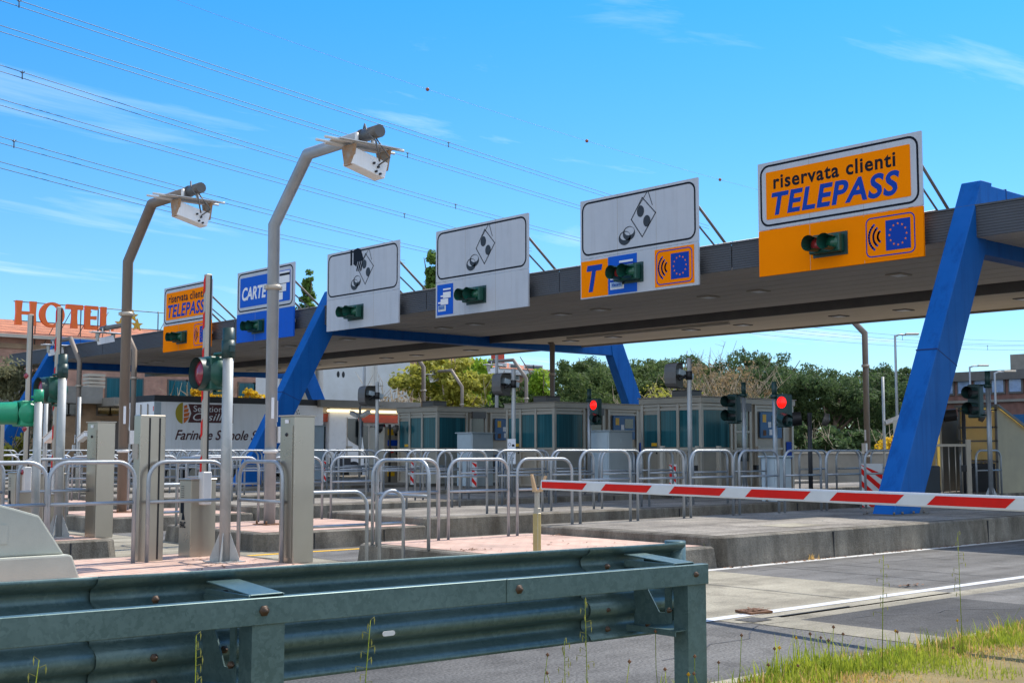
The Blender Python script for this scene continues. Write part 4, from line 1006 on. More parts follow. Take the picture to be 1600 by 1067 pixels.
# further plain posts with small cctv cameras
def cctv(loc, label, h, m='galv_pole', two=False, cy=1):
    t = thing('camera_post', label, 'camera post', loc, 0, 'posts with small cameras')
    post_mb(h, .05, False).build('post', m, t)
    for s in ((1, -1) if two else (cy,)):
        q = MB(); q.M = Matrix.Translation((0, -.38 * s, h - .35 if two else h * .62)) @ Matrix.Rotation(R(-18 * s), 4, 'X'); q.box((-.09, -.26, -.06), (.09, .26, .07)); q.box((-.11, -.3, .07), (.11, .3, .085)); q.build('camera', 'white_paint', t, bevel=.01)
        q = MB(); q.tube([(0, 0, h * .58 if not two else h - .5), (0, -.3 * s, (h * .6 if not two else h - .42))], .025, 6); q.build('bracket', 'alu', t)
def foot(px, py, Z): p = onZ(px, py, Z); return (p.x, p.y, 0)
b = foot(1382, 700, 45); cctv(b, 'grey post with a white camera left of the near blue leg', 4.1)
b = foot(562, 700, 52); cctv(b, 'slim post with two white cameras beside the white truck cab', 3.3, two=True)
b = foot(122, 700, 36); cctv(b, 'grey post with a small camera before the low brown building', 3.0)
b = foot(70, 700, 30); cctv(b, 'grey post with a small camera behind the far left signals', 2.9)
# ------------------------------------------------------------------ crash block at the left
t = thing('crash_block', 'pale precast concrete crash block with sloping end, lower left corner', 'concrete block', (4.6, 12.15, .1))
mb = MB(); oy = 12.15
def CB_(pts): return [(x - 4.6, 0, z - .1) for x, z in pts]
mb.prism(CB_([(1.2, .50), (4.93, .50), (4.68, .875), (4.47, .94), (4.3, .99), (3.9, 1.03), (1.2, 1.03)]), (0, .42, 0)); mb.build('upper_block', 'precast', t, bevel=.02, seg=2)
mb = MB(); mb.prism([(-3.4, -.08, -.1), (.56, -.08, -.1), (.38, -.08, .385), (.34, -.08, .398), (-3.4, -.08, .398)], (0, .6, 0)); mb.build('foot_block', 'precast', t, bevel=.02, seg=2)
mb = MB(); mb.prism([(-1.2, -.0015, .52), (-.22, -.0015, .52), (-.22, -.0015, .70), (-1.2, -.0015, .70)], (0, -.006, 0)); mb.build('cast_panel', 'precast', t)
# ------------------------------------------------------------------ toll booths
def booth(loc, label, w_=2.2, l_=4.1, h=2.55):
    t = thing('toll_booth', label, 'booth', loc, 0, 'toll booths under the canopy')     # local: X along the lane, Y across (+ left)
    mb = MB(); mb.box((.03, .03, 0), (l_ - .03, w_ - .03, h - .16)); mb.build('wall', 'alu', t)
    mb = MB(); mb.box((-.06, -.06, h - .16), (l_ + .06, w_ + .06, h)); mb.box((-.09, -.09, h), (l_ + .09, w_ + .09, h + .03)); rf = mb.build('roof', ['alu'], t, bevel=.01)
    mb = MB(); mb.box((.5, .9, h + .03), (1.1, 1.5, h + .22)); mb.box((.48, .88, h + .22), (1.12, 1.52, h + .25)); mb.build('air_unit', 'alu_dark', rf, bevel=.01)
    f = MB()
    def post(x, y, z0=0, z1=h - .16, s=.045): f.box((x - s, y - s, z0), (x + s, y + s, z1))
    for y in (.03, w_ * .38, w_ * .70, w_ - .03): post(.02, y)
    for x in (1.25, 1.42, 2.1, 2.35, 3.65, l_ - .04): post(x, .02)
    for z in (.03, 1.15, 2.24, h - .20):
        f.box((-.012, .075, z - .03), (.03, w_ * .38 - .045, z + .03)); f.box((-.012, w_ * .38 + .045, z - .03), (.03, w_ * .70 - .045, z + .03)); f.box((-.012, w_ * .70 + .045, z - .03), (.03, w_ - .075, z + .03))
        f.box((.065, -.012, z - .028), (1.205, .03, z + .028)); f.box((1.465, -.012, z - .028), (2.055, .03, z + .028)); f.box((2.395, -.012, z - .028), (3.605, .03, z + .028))
    f.box((1.465, -.02, 1.59), (2.055, .03, 1.65)); f.build('frame', 'alu_light', t)
    def pane(a, b, m='glass', n='window'):
        q = MB(); q.box(a, b); return q.build(n, m, t)
    pane((.005, .09, 1.19), (.035, w_ * .38 - .05, 2.2)); pane((.005, w_ * .38 + .05, 1.19), (.035, w_ * .70 - .05, 2.2)); pane((.005, w_ * .70 + .05, 1.19), (.035, w_ - .08, 2.1), n='door_pane')
    pane((.08, .005, 1.19), (1.19, .035, 2.2)); pane((1.48, .005, .80), (2.04, .035, 1.58), 'glass_dark'); pane((1.48, .005, 1.66), (2.04, .035, 2.2), 'glass_dark')
    q = MB(); q.box((-.035, w_ * .70 + .06, 1.0), (-.013, w_ * .70 + .1, 1.12)); q.build('door_handle', 'black', t)
    q = MB(); q.box((1.45, -.1, 2.19), (2.05, -.035, 2.42)); q.build('dark_sign', 'alu_dark', t)
    q = MB(); q.box((2.5, -.06, 1.45), (3.5, -.013, 2.2)); mc = q.build('payment_panel', 'machine_blue', t, bevel=.01)
    q = MB(); q.box((3.02, -.066, 1.8), (3.4, -.061, 2.1)); q.build('screen', 'glass_dark', mc)
    q = MB(); q.box((2.6, -.066, 1.9), (2.76, -.061, 2.12)); q.build('yellow_plate', 'yellow', mc)
    for a, z, m in ((2.85, 1.75, 'paper'), (2.62, 1.52, 'rust'), (2.9, 1.54, 'paper'), (3.15, 1.52, 'black')):
        q = MB(); q.box((a, -.069, z), (a + .13, -.061, z + .16)); q.build('slot', m, mc)
    q = MB(); q.box((2.5, -.06, .3), (3.5, -.013, .95)); q.build('lower_panel', 'machine_blue', t, bevel=.01)
    q = MB(); q.box((3.75, -.02, .85), (4.0, -.012, 1.35)); q.build('notice', 'ink_blue', t)
    q = MB(); q.box((-.012, w_ * .72 + .04, 1.22), (-.004, w_ * .72 + .24, 1.31)); q.build('sticker', 'yellow', t)
    return t
b0 = booth((26.6, 22.4, .39), 'right toll booth of the three grey booths with teal windows'); kids()
dup(b0, 'middle toll booth of the three grey booths with teal windows', (26.4, 28.0, .39))
dup(b0, 'left toll booth of the three, nearest the white truck', (26.2, 33.5, .39))
# yellowish booth on the right
t = thing('old_booth', 'old booth with yellowish panes and sloping side, right of the near blue leg', 'booth', (31.6, 16.55, .3))
h = 2.35
for y in (0, 1.06):
    mb = MB(); mb.prism([(0, y, 0), (4.2, y, 0), (4.2, y, 1.15), (2.9, y, 1.25), (.0, y, h)], (0, .04, 0)); mb.build('side_wall', 'beige_wall', t)
mb = MB(); mb.prism([(-.08, -.06, h + .003), (2.95, -.06, 1.253), (2.95, 1.16, 1.253), (-.08, 1.16, h + .003)], (0, 0, .02)); mb.build('roof', 'beige_pane', t)
mb = MB(); mb.box((-.1, -.07, h - .02), (-.04, 1.17, h + .05)); mb.prism([(-.04, -.075, h - .02), (2.97, -.075, 1.2), (2.97, -.075, 1.3), (-.04, -.075, h + .05)], (0, .03, 0)); mb.build('roof_trim', 'alu_dark', t)
for (y0, y1, z0, z1, n) in ((.08, 1.02, 1.82, 2.22, 'window'), (.08, 1.02, 1.46, 1.78, 'window'), (.08, 1.02, .95, 1.42, 'window')):
    q = MB(); q.box((-.02, y0, z0), (-.005, y1, z1)); q.build(n, 'beige_pane', t)
q = MB()
for z in (.9, 1.44, 1.8, 2.25): q.box((-.04, .0, z - .02), (-.0, 1.1, z + .02))
for y in (.03, 1.07): q.box((-.04, y - .03, .0), (.0, y + .03, h))
q.build('frame', 'alu_dark', t)
q = MB(); q.box((-.01, .1, .05), (-.003, 1.0, .85)); q.build('open_bay', 'black', t)
q = MB(); q.box((2.0, -.03, .02), (2.9, -.003, 1.2)); q.build('door', 'alu_dark', t)
t2 = thing('glass_kiosk', 'narrow kiosk with one yellowish pane left of the old booth', 'booth', (31.2, 17.95, .3))
for y in (0, .91):
    mb = MB(); mb.box((0, y, 0), (1.2, y + .04, 2.05)); mb.build('side_wall', 'alu_dark', t2)
mb = MB(); mb.box((1.17, .045, 0), (1.2, .905, 2.04)); mb.build('back_pane', 'beige_pane', t2)
q = MB(); q.box((-.015, .12, .3), (-.003, .83, 1.95)); q.build('window', 'beige_pane', t2)
q = MB(); q.box((-.05, -.04, 2.05), (1.25, 1.0, 2.1)); q.box((-.03, -.02, 0), (.0, .03, 2.05)); q.build('roof', 'alu', t2)
# light blue equipment cabinets, payment kiosk, gates, hazard boards
def eq(loc, label, w_, d_, h):
    t = thing('equipment_cabinet', label, 'cabinet', loc, 0, 'pale blue equipment cabinets')
    mb = MB(); mb.box((0, 0, 0), (d_, w_, h)); mb.build('body', 'cash_blue', t, bevel=.012)
    mb = MB(); mb.box((-.05, -.05, h), (d_ + .05, w_ + .05, h + .04)); mb.build('lid', 'cash_blue', t, bevel=.01)
    mb = MB(); mb.box((-.01, .04, .06), (-.002, w_ - .04, h - .06)); mb.box((d_ * .5, -.012, h * .82), (d_ * .62, -.002, h * .87)); mb.build('door', 'cash_blue', t)
eq((25.0, 24.35, .39), 'pale blue equipment cabinet in front of the middle booth', .75, .95, 1.62)
eq((24.9, 30.1, .39), 'pale blue equipment cabinet in front of the left booth', .75, .85, 1.62)
eq((22.4, 16.8, .39), 'pale blue cabinet behind hoop rails, left of the striped board', .4, .55, .95)
p = foot(478, 700, 48); eq((p[0], p[1], .3), 'pale grey cabinet in front of the truck trailer, left of its cab', 1.0, .8, 2.1)
p = foot(600, 700, 44)
t = thing('payment_kiosk', 'grey payment kiosk with yellow and blue plates left of the left booth', 'kiosk', (p[0], p[1], .3))
mb = MB(); mb.box((0, 0, 0), (1.5, .9, 2.0)); mb.build('body', 'alu', t, bevel=.02)
for x, z, w1, h1, m in ((.15, 1.72, .24, .2, 'yellow'), (.45, 1.7, .3, .22, 'black'), (.9, 1.75, .25, .15, 'machine_blue'), (.15, 1.35, .95, .2, 'ink_blue'), (.2, 1.1, .2, .15, 'red_paint'), (.5, 1.05, .3, .22, 'black'), (.9, 1.05, .25, .2, 'rust'), (.15, .3, .3, .2, 'yellow'), (.6, .3, .3, .2, 'black')):
    q = MB(); q.box((x, -.02, z), (x + w1, -.002, z + h1)); q.build('plate', m, t)
def gate(loc, label, L, h=1.12, rz=0):
    t = thing('bar_gate', label, 'gate', loc, rz, 'steel bar gates between booths')
    mb = MB(); mb.box((0, -.02, h - .06), (L, .02, h)); mb.box((0, -.02, .05), (L, .02, .1)); mb.box((-.05, -.05, 0), (.05, .05, h + .1)); mb.box((L - .05, -.05, 0), (L + .05, .05, h + .1)); mb.build('frame', 'alu_light', t)
    n = int(L / .13)
    for k in range(1, n):
        mb = MB(); mb.tube([(L * k / n, 0, .1), (L * k / n, 0, h - .06)], .013, 6); mb.build('bar', 'alu_light', t)
    mb = MB(); mb.box((L - .16, -.06, h * .5), (L - .06, .06, h * .5 + .14)); mb.build('lock', 'black', t)
gate((24.9, 22.3, .39), 'steel bar gate in front of the right booth, left of two', 1.4, rz=0)
gate((26.7, 21.9, .39), 'steel bar gate in front of the right booth, under the blue payment panel', 1.7)
gate((26.3, 15.6, .39), 'steel bar gate right of the near blue leg, before the kiosk', 1.0, 1.25, R(-50))
def hazard(loc, label, w_=.5, h=.82):
    t = thing('hazard_board', label, 'board', loc, 0, 'red and white striped hazard boards')
    mb = MB(); mb.box((0, 0, 0), (.04, w_, h)); mb.build('board', 'white_paint', t, bevel=.005)
    for k in range(-1, 4):
        q = []
        z = k * .28
        for y, zz in ((0, z), (w_, z + w_ * .75), (w_, z + w_ * .75 + .13), (0, z + .13)): q.append((y, min(h - .005, max(.005, zz))))
        if q[1][1] <= .006 or q[3][1] >= h - .006 and q[0][1] >= h - .006: continue
        mb = MB(); mb.prism([(-.004, y, zz) for y, zz in q], (.003, 0, 0)); mb.build('stripe', 'red_paint', t)
hazard((24.9, 15.78, .0), 'striped hazard board left of the near blue leg, behind hoop rails', .6, 1.2)
for px, lb in ((1047, 'striped hazard board before the right booth, half hidden by rails'), (738, 'striped hazard board before the middle booth, half hidden by rails'), (642, 'striped hazard board before the left booth, half hidden by rails'), (505, 'striped hazard board in front of the truck, half hidden by rails')):
    p = onX(px, 740, 24.6); hazard((24.6, p.y - .2, .39), lb, .22, .75)
t = thing('nose_block', 'dark rubber cushion block behind the near blue leg, beside the striped board', 'block', (25.0, 15.1, 0))
mb = MB(); mb.prism([(0, 0, 0), (1.2, 0, 0), (1.2, 0, 1.15), (.15, 0, 1.1)], (0, .6, 0)); mb.build('cushion', 'dark', t, bevel=.03)

# ------------------------------------------------------------------ truck
TY = 48.8
t = thing('box_truck', 'white articulated truck with dark red lettering on its side, passing behind the rails', 'truck', (23.4, TY, 0))
ox = 23.4
mb = MB(); mb.box((0, 0, 1.02), (8.2, 2.45, 3.62)); tr = mb.build('trailer', 'truck_white', t, bevel=.03)
mb = MB(); mb.box((-.02, -.02, 3.50), (8.22, 2.47, 3.76)); mb.build('top_rail', 'dark', tr)
mb = MB(); mb.box((-.03, -.03, .92), (8.22, 2.48, 1.04)); mb.build('side_rail', 'alu', tr)
mb = MB(); mb.box((-.02, -.012, 1.1), (.28, -.002, 3.48)); mb.build('corner_post', 'cash_blue', tr)
mb = MB(); mb.box((.02, -.017, 1.3), (.25, -.013, 1.62)); mb.build('reflector', 'yellow', tr)
for k in range(6):
    mb = MB(); mb.box((-.006, .06, 1.1 + k * .4), (-.002, .12, 1.3 + k * .4)); mb.build('marker', 'red_paint', tr)
for y in (.55, 1.2, 1.9):
    mb = MB(); mb.tube([(-.04, y, 1.1), (-.04, y, 3.4)], .025, 6); mb.build('door_bar', 'alu', tr)
mb = MB(); mb.box((-.012, .3, 1.1), (-.004, .6, 1.5)); mb.box((-.012, .2, 2.0), (-.004, .5, 2.6)); mb.build('plate', 'ink_blue', tr)
mb = MB(); mb.box((-.014, .14, 1.35), (-.006, .26, 2.1)); mb.build('lamp', 'logo_orange', tr)
def S2(u, v, d): return Vector((u, -d, v))
def disp(px, py): q = onT(px, py, TY); return q.x - ox, q.z
# round ear-of-grain mark and the plaque beside it
u0, v0 = disp(274, 647); u1, _ = disp(298, 647); u2, vb = disp(364, 661); _, vt = disp(330, 632)
cx, cy = (u0 + u1) / 2, (vt + vb) / 2; rx, ry = (u1 - u0) / 2, (vt - vb) / 2 * 1.15
q = MB(); pts = circ(cx, cy, rx, 32, ry)
q.face([S2(u, v, .012) for u, v in [(cx - .02, cy + ry)] + [p for p in pts if p[0] < cx - .02][::1] + [(cx - .02, cy - ry)]]); lf = q.build('round_mark', 'logo_olive', tr)
for k, (a, b) in enumerate(((-.95, -.42), (-.36, -.02), (.04, .36), (.42, .7))):
    q = MB(); wv = lambda v: rx * math.sqrt(max(0, 1 - v * v)) * (.85 - .1 * k)
    q.face([S2(cx + .03, cy + a * ry, .014), S2(cx + .03 + wv(a) * .9, cy + (a + .1) * ry, .014), S2(cx + .03 + wv(b), cy + (b + .1) * ry, .014), S2(cx + .03, cy + b * ry, .014)]); q.build('grain', 'logo_orange', lf)
q = MB(); q.face([S2(u1 - .12, vb, .008), S2(u2, vb, .008), S2(u2, vt, .008), S2(u1 - .12, vt, .008), S2(u1 + .02, cy, .008)]); pl = q.build('plaque', 'maroon', tr)
vs, fs = text2d('Selezione', (u2 - u1) * .78, (vt - vb) * .33, 0, .0); q = MB(); q.add(vs, fs, lambda p: S2(u1 + .12 + p[0], cy + .07 + p[1], .012)); q.build('lettering', 'paper', pl)
vs, fs = text2d('Casillo', (u2 - u1) * .85, (vt - vb) * .4, .3, .0); q = MB(); q.add(vs, fs, lambda p: S2(u1 + .1 + p[0], vb + .09 + p[1], .012)); q.build('lettering', 'paper', pl)
a0, b0_ = disp(273, 690); a1, b1_ = disp(443, 674)
vs, fs = text2d('Farine e Semole Speciali', a1 - a0, 0.55, .35, .016); q = MB(); q.add(vs, fs, lambda p: S2(a0 + p[0], b0_ - .05 + p[1], .012)); q.build('lettering', 'maroon', tr)
c0, d0 = disp(438, 645); q = MB(); q.face([S2(u, v, .012) for u, v in circ(c0, d0, .28, 20)]); q.build('round_mark', 'logo_orange', tr)
c0, d0 = disp(460, 646); q = MB()
for k in range(10):
    for rr in (.14, .24): q.face([S2(u, v, .012) for u, v in circ(c0 + rr * math.cos(R(36 * k)), d0 + rr * math.sin(R(36 * k)), .03, 6)])
q.build('dot_mark', 'ink_grey', tr)
# cab
cb = MB(); zt = 3.42
cb.prism([(8.5, .03, .55), (10.45, .03, .55), (10.5, .03, 1.35), (10.38, .03, 2.1), (10.1, .03, 3.05), (9.7, .03, zt), (8.55, .03, zt)], (0, 2.4, 0)); cab = cb.build('cab', 'truck_cab', t, bevel=.05, seg=2)
q = MB(); q.prism([(9.5, .012, 2.2), (9.62, .012, 1.95), (10.3, .012, 1.6), (10.34, .012, 2.15), (10.08, .012, 2.95), (9.52, .012, 2.95)], (0, .01, 0)); q.build('side_window', 'glass_dark', cab)
q = MB(); q.prism([(10.5, .2, 2.05), (10.18, .2, 3.0), (10.18, 2.25, 3.0), (10.5, 2.25, 2.05)], (-.02, 0, 0)); q.build('windscreen', 'glass_dark', cab)
q = MB(); q.box((10.1, -.22, 2.1), (10.25, -.02, 2.85)); q.tube([(10.2, .05, 2.95), (10.18, -.12, 2.95), (10.18, -.12, 2.1)], .03, 6); q.build('mirror', 'black', cab, bevel=.03)
q = MB(); q.box((9.5, -.0, 1.25), (9.52, .02, 3.0)); q.box((9.45, -.0, 1.6), (9.8, .02, 1.68)); q.build('door_line', 'alu', cab)
q = MB(); q.box((8.9, -.01, 1.35), (9.3, .02, 1.55)); q.box((8.6, -.02, .5), (9.7, .02, 1.15)); q.build('step', 'dark', cab)
q = MB(); q.prism([(8.6, .3, zt), (9.75, .3, zt - .02), (8.6, .3, zt + .4)], (0, 1.9, 0)); q.build('roof_spoiler', 'truck_cab', cab, bevel=.04)
for x in (.9, 1.9, 2.9, 7.4, 9.9):
    for y in (.02, 2.13):
        q = MB(); q.lathe([(0, 0), (.28, 0), (.3, .03), (.48, .02), (.5, .06), (.5, .26), (.48, .3), (0, .3)], (x, y + .3 if y < 1 else y + .3, .5), (0, -1, 0), 20); wl = q.build('wheel', 'rubber', t)
        q = MB(); q.lathe([(0, .03), (.1, .05), (.24, .0), (.29, .02)], (x, y - .005, .5), (0, -1, 0), 16); q.build('rim', 'alu', wl)
q = MB(); q.box((.3, .3, .7), (10.2, 2.1, .95)); q.box((3.6, .05, .45), (6.6, .2, .95)); q.build('chassis', 'dark', t)
# ------------------------------------------------------------------ buildings behind
def fbox(mb, o, ux, uy, a, b, mi=0):
    """box in a frame with origin o and ground axes ux, uy"""
    M = Matrix(((ux.x, uy.x, 0, o.x), (ux.y, uy.y, 0, o.y), (0, 0, 1, o.z), (0, 0, 0, 1))); old = mb.M; mb.M = M; mb.box(a, b, mi); mb.M = old
AX, AY = Vector((1, 0, 0)), Vector((0, 1, 0))
# the hotel: facade along the lanes
Zh = 105.0
p = onZ(140, 700, Zh); HY = p.y
def hx(px): return onT(px, 560, HY).x
def hz_(px, py): return onT(px, py, HY).z
x0, x1 = hx(-150), hx(520); ze = hz_(140, 530)
t = thing('hotel', 'long brick hotel with red tiled roof behind the left end of the canopy', 'building', (x0, HY, 0))
mb = MB(); mb.box((0, 0, 0), (x1 - x0, 14, ze)); mb.build('wall', 'brick', t)
mb = MB(); mb.prism([(-.6, -.8, ze), (-.6, 7, ze + 1.9), (-.6, 14.8, ze), (-.6, 14.8, ze - .25), (-.6, -.8, ze - .25)], (x1 - x0 + 1.2, 0, 0)); rf = mb.build('roof', 'roof_tile', t)
mb = MB(); mb.box((-.6, -1.0, ze - .3), (x1 - x0 + .6, -.82, ze - .02)); mb.build('gutter', 'alu_light', rf)
mb = MB(); mb.box((hx(-60) - x0, -.15, ze - 1.1), (hx(400) - x0, -.02, ze - .7)); mb.build('string_course', 'brick_tan', t)
for px in (165, 262, 290, 330, 372, 395, 425):
    for zz in (2.2, hz_(140, 612)):
        if px == 165 and zz < 3: continue
        a = hx(px) - x0; q = MB(); q.box((a, -.12, zz - .9), (a + (3.4 if px == 165 else 1.9), -.01, zz + 1.3)); f = q.build('window', 'alu_dark', t)
        q = MB(); q.box((a + .12, -.15, zz - .78), (a + (3.28 if px == 165 else 1.78), -.121, zz + 1.18)); q.build('pane', 'glass', f)
for px in (590, 604):
    a = hx(px * .5 + 150) - x0; q = MB(); q.tube([(a, -2, ze - 5), (a, -2, ze + .2)], .3, 10); q.build('flue', 'alu_light', t)
# roof letters, flared strokes
def letter(ch, u, s, wd):
    """polygons of a flared capital, cap height s, box u..u+wd"""
    st = s * .24
    if ch == 'H': return [[(u, 0), (u + st * 1.15, 0), (u + st, s * .5), (u + st * 1.15, s), (u, s), (u + st * .12, s * .5)], [(u + wd - st * 1.15, 0), (u + wd, 0), (u + wd - st * .12, s * .5), (u + wd, s), (u + wd - st * 1.15, s), (u + wd - st, s * .5)], [(u + st * .9, s * .44), (u + wd - st * .9, s * .44), (u + wd - st * .9, s * .57), (u + st * .9, s * .57)]]
    if ch == 'T': return [[(u + wd / 2 - st * .6, 0), (u + wd / 2 + st * .6, 0), (u + wd / 2 + st * .45, s * .45), (u + wd / 2 + st * .5, s * .85), (u + wd / 2 - st * .5, s * .85), (u + wd / 2 - st * .45, s * .45)], [(u, s * .8), (u + wd, s * .8), (u + wd * .97, s), (u + wd * .03, s)]]
    if ch == 'E': return [[(u, 0), (u + st, 0), (u + st * .95, s * .5), (u + st, s), (u, s)], [(u + st * .9, 0), (u + wd, 0), (u + wd * .96, s * .16), (u + st * .9, s * .13)], [(u + st * .9, s * .44), (u + wd * .9, s * .42), (u + wd * .9, s * .58), (u + st * .9, s * .56)], [(u + st * .9, s * .87), (u + wd * .95, s * .84), (u + wd, s), (u + st * .9, s)]]
    if ch == 'L': return [[(u, 0), (u + st, 0), (u + st * .95, s * .5), (u + st, s), (u, s)], [(u + st * .9, 0), (u + wd, 0), (u + wd * .96, s * .17), (u + st * .9, s * .13)]]
LY = HY - .3
def lx(px): return onT(px, 500, LY).x
zb = onT(100, 512, LY).z; ht = onT(100, 475, LY).z - zb
t = thing('roof_sign', 'big orange red letters reading HOTEL on the tiled roof', 'sign', (lx(22), LY, zb))
for ch, a, b in (('H', 23, 56), ('O', 61, 100), ('T', 102, 129), ('E', 132, 152), ('L', 157, 177)):
    mb = MB(); u = lx(a) - lx(22); wd = lx(b) - lx(a)
    if ch == 'O':
        o = circ(u + wd / 2, ht / 2, wd / 2, 36, ht * .53); i = circ(u + wd / 2, ht / 2, wd * .27, 36, ht * .42)
        for k in range(36): mb.prism([(p[0], -.15, p[1]) for p in (o[k], o[(k + 1) % 36], i[(k + 1) % 36], i[k])], (0, .3, 0))
    else:
        for poly in letter(ch, u, ht, wd): mb.prism([(x, -.15 - .002 * len(poly), z) for x, z in poly], (0, .3, 0))
    mb.build('letter', 'hotel_red', t)
mb = MB()
for a in (57, 94, 128, 155, 249, 262): x = lx(a) - lx(22); mb.tube([(x, .25, -1.6), (x, .25, ht)], .05, 6)
for z in (.35, ht * .97): mb.tube([(0, .25, z), (lx(265) - lx(22), .25, z * .98)], .04, 5)
for a in (70, 84, 115, 142, 236): x = lx(a) - lx(22); mb.tube([(x, .3, -1.6), (x + 1.6, .25, ht * .8)], .035, 5)
mb.build('scaffold', 'alu_dark', t)
for a, b in ((189, 506), (214, 508), (207, 494)):
    q = onT(a, b, LY); mb = MB(); mb.prism([(q.x - lx(22) + x, -.1, q.z - zb + z) for x, z in star(0, 0, .55)], (0, .2, 0)); mb.build('star', 'gold', t)
# low flat-roofed service building in front of the hotel
Zl = 72.0; p = onZ(100, 700, Zl); LYb = p.y
def bx_(px): return onT(px, 640, LYb).x
a0, a1 = bx_(-120), bx_(232); zt = onT(100, 604, LYb).z
t = thing('service_building', 'low brown building with flat grey roof edge behind the far left signals', 'building', (a0, LYb, 0))
mb = MB(); mb.box((0, 0, 0), (a1 - a0, 8, zt - .9)); mb.build('wall', 'brick_tan', t)
mb = MB(); mb.box((-.5, -.9, zt - .95), (bx_(150) - a0, 8.3, zt)); mb.box((bx_(150) - a0 + .02, -2.4, zt - 1.1), (a1 - a0 + .5, 8.2, zt - .62)); mb.build('roof', 'concrete_wall', t)
for px in (70, 84, 103, 150, 168, 186):
    a = bx_(px) - a0; z = onT(px, 637, LYb).z; q = MB(); q.box((a, -.06, z - .45), (a + .95, -.01, z + .45)); f = q.build('window', 'alu_dark', t); q = MB(); q.box((a + .08, -.09, z - .36), (a + .87, -.061, z + .36)); q.build('pane', 'glass_dark', f)
a = bx_(158) - a0; q = MB(); q.box((a, -.05, .0), (a + 3.2, -.005, zt - 1.9)); q.build('dark_porch', 'alu_dark', t)
q = MB(); q.tube([(bx_(150) - a0 + .3, -2.5, zt - 1.15), (a1 - a0, -2.5, zt - 1.15)], .06, 6); q.build('tube_lamp', 'tube_light', t)
for px in (143, 150):
    q = MB(); a = bx_(px) - a0
    for k in range(4): q.box((a, .5, zt + .02 + k * .22), (a + 1.0, 1.4, zt + .18 + k * .22))
    q.build('roof_vent', 'alu', t); break
# white rendered block and the red banded office in front of it
Zw = 88.0; p = onZ(570, 700, Zw); WY = p.y
def wx(px): return onT(px, 600, WY).x
t = thing('white_block', 'white rendered block with peeling patches behind the truck cab', 'building', (wx(505), WY, 0))
zt = onT(570, 548, WY).z
mb = MB(); mb.box((0, 0, 0), (wx(585) - wx(505), 9, zt)); mb.box((wx(585) - wx(505) + .01, -.35, 0), (wx(636) - wx(505), 9, zt + .6)); mb.build('wall', 'render_white', t)
mb = MB(); mb.box((-.3, -.6, zt + .6), (wx(640) - wx(505), 9.4, zt + .85)); mb.build('roof', 'concrete_wall', t)
a = wx(532) - wx(505); z = onT(532, 585, WY).z
for k in range(2):
    q = MB(); q.face([(u, -.01, v) for u, v in circ(a - .2 + k * .42, z, .12, 12, .22)]); q.build('vent_hole', 'black', t)
q = MB(); q.box((-1.6, .5, .0), (-.3, 3, zt - 1)); q.build('stair_tower', 'alu', t)
q = MB(); q.box((wx(636) - wx(505) + .02, .3, 0), (wx(663) - wx(505), 8, zt - .4)); q.build('brick_wing', 'brick', t)
Zo = 60.0; p = onZ(600, 700, Zo); OY = p.y
def oxx(px): return onT(px, 660, OY).x
t = thing('office_canopy', 'low office with a red band and lit tube under a grey roof slab', 'building', (oxx(500), OY, 0))
L_ = oxx(640) - oxx(500); z1 = onT(570, 627, OY).z; z2 = onT(570, 638, OY).z; z3 = onT(570, 647, OY).z; z4 = onT(570, 660, OY).z
mb = MB(); mb.box((-.3, -.5, z2), (L_ + .3, 6, z1)); mb.build('roof', 'concrete_wall', t)
mb = MB(); mb.box((0, -.05, z4), (L_, 5.8, z3 - .02)); mb.box((-.1, -.03, z3), (L_ + .05, 5.8, z2 - .005), 1); mb.build('band', ['red_band', 'alu_light'], t)
mb = MB(); mb.tube([(.2, -.3, z3 + .12), (L_, -.3, z3 + .12)], .07, 6); mb.build('tube_lamp', 'tube_light', t)
mb = MB(); mb.box((0, .2, 0), (L_, 5.6, z4 - .005)); mb.build('wall', 'render_white', t)
for k in range(7):
    a = .3 + k * (L_ - .5) / 7; q = MB(); q.box((a, .1, .9), (a + L_ / 7 - .25, .19, z4 - .15)); q.build('window', 'glass_dark', t)
# brick house with red roof in the middle distance
Zb = 120.0; p = onZ(790, 700, Zb); BY = p.y
def vx(px): return onT(px, 600, BY).x
t = thing('brick_house', 'brick house with red roof and white balcony above the middle booth', 'building', (vx(690), BY, 0))
L_ = vx(850) - vx(690); ze = onT(800, 578, BY).z
mb = MB(); mb.box((0, 0, 0), (L_, 12, ze)); mb.build('wall', 'brick', t)
mb = MB(); mb.prism([(-.8, -1, ze), (-.8, 6, ze + 2.6), (-.8, 13, ze)], (L_ * .45, 0, 0)); mb.prism([(L_ * .45, -1.2, ze + .01), (L_ * .45, 6, ze + 1.2), (L_ * .45, 13, ze + .01)], (L_ * .6, 0, 0)); rf = mb.build('roof', 'roof_tile', t)
mb = MB(); mb.box((-.5, -1.1, ze - .5), (L_ + .3, -.02, ze - .02)); mb.build('eaves', 'render_white', t)
mb = MB(); mb.box((2.2, 5, ze), (2.7, 5.6, ze + 4)); mb.build('chimney', 'red_band', rf)
mb = MB(); mb.box((L_ * .8, 4, ze), (L_ * .8 + .9, 5, ze + 2.6)); mb.build('chimney', 'red_band', rf)
z = onT(820, 600, BY).z
mb = MB(); mb.box((vx(815) - vx(690), -1.3, z - 1.2), (vx(843) - vx(690), -.02, z)); mb.build('balcony', 'cash_blue', t)
for px in (818, 832, 775, 795):
    a = vx(px) - vx(690); q = MB(); q.box((a, -.08, z + .3), (a + 1.3, -.01, z + 1.9)); f = q.build('window', 'render_white', t); q = MB(); q.box((a + .15, -.12, z + .42), (a + 1.15, -.081, z + 1.78)); q.build('pane', 'glass_dark', f)
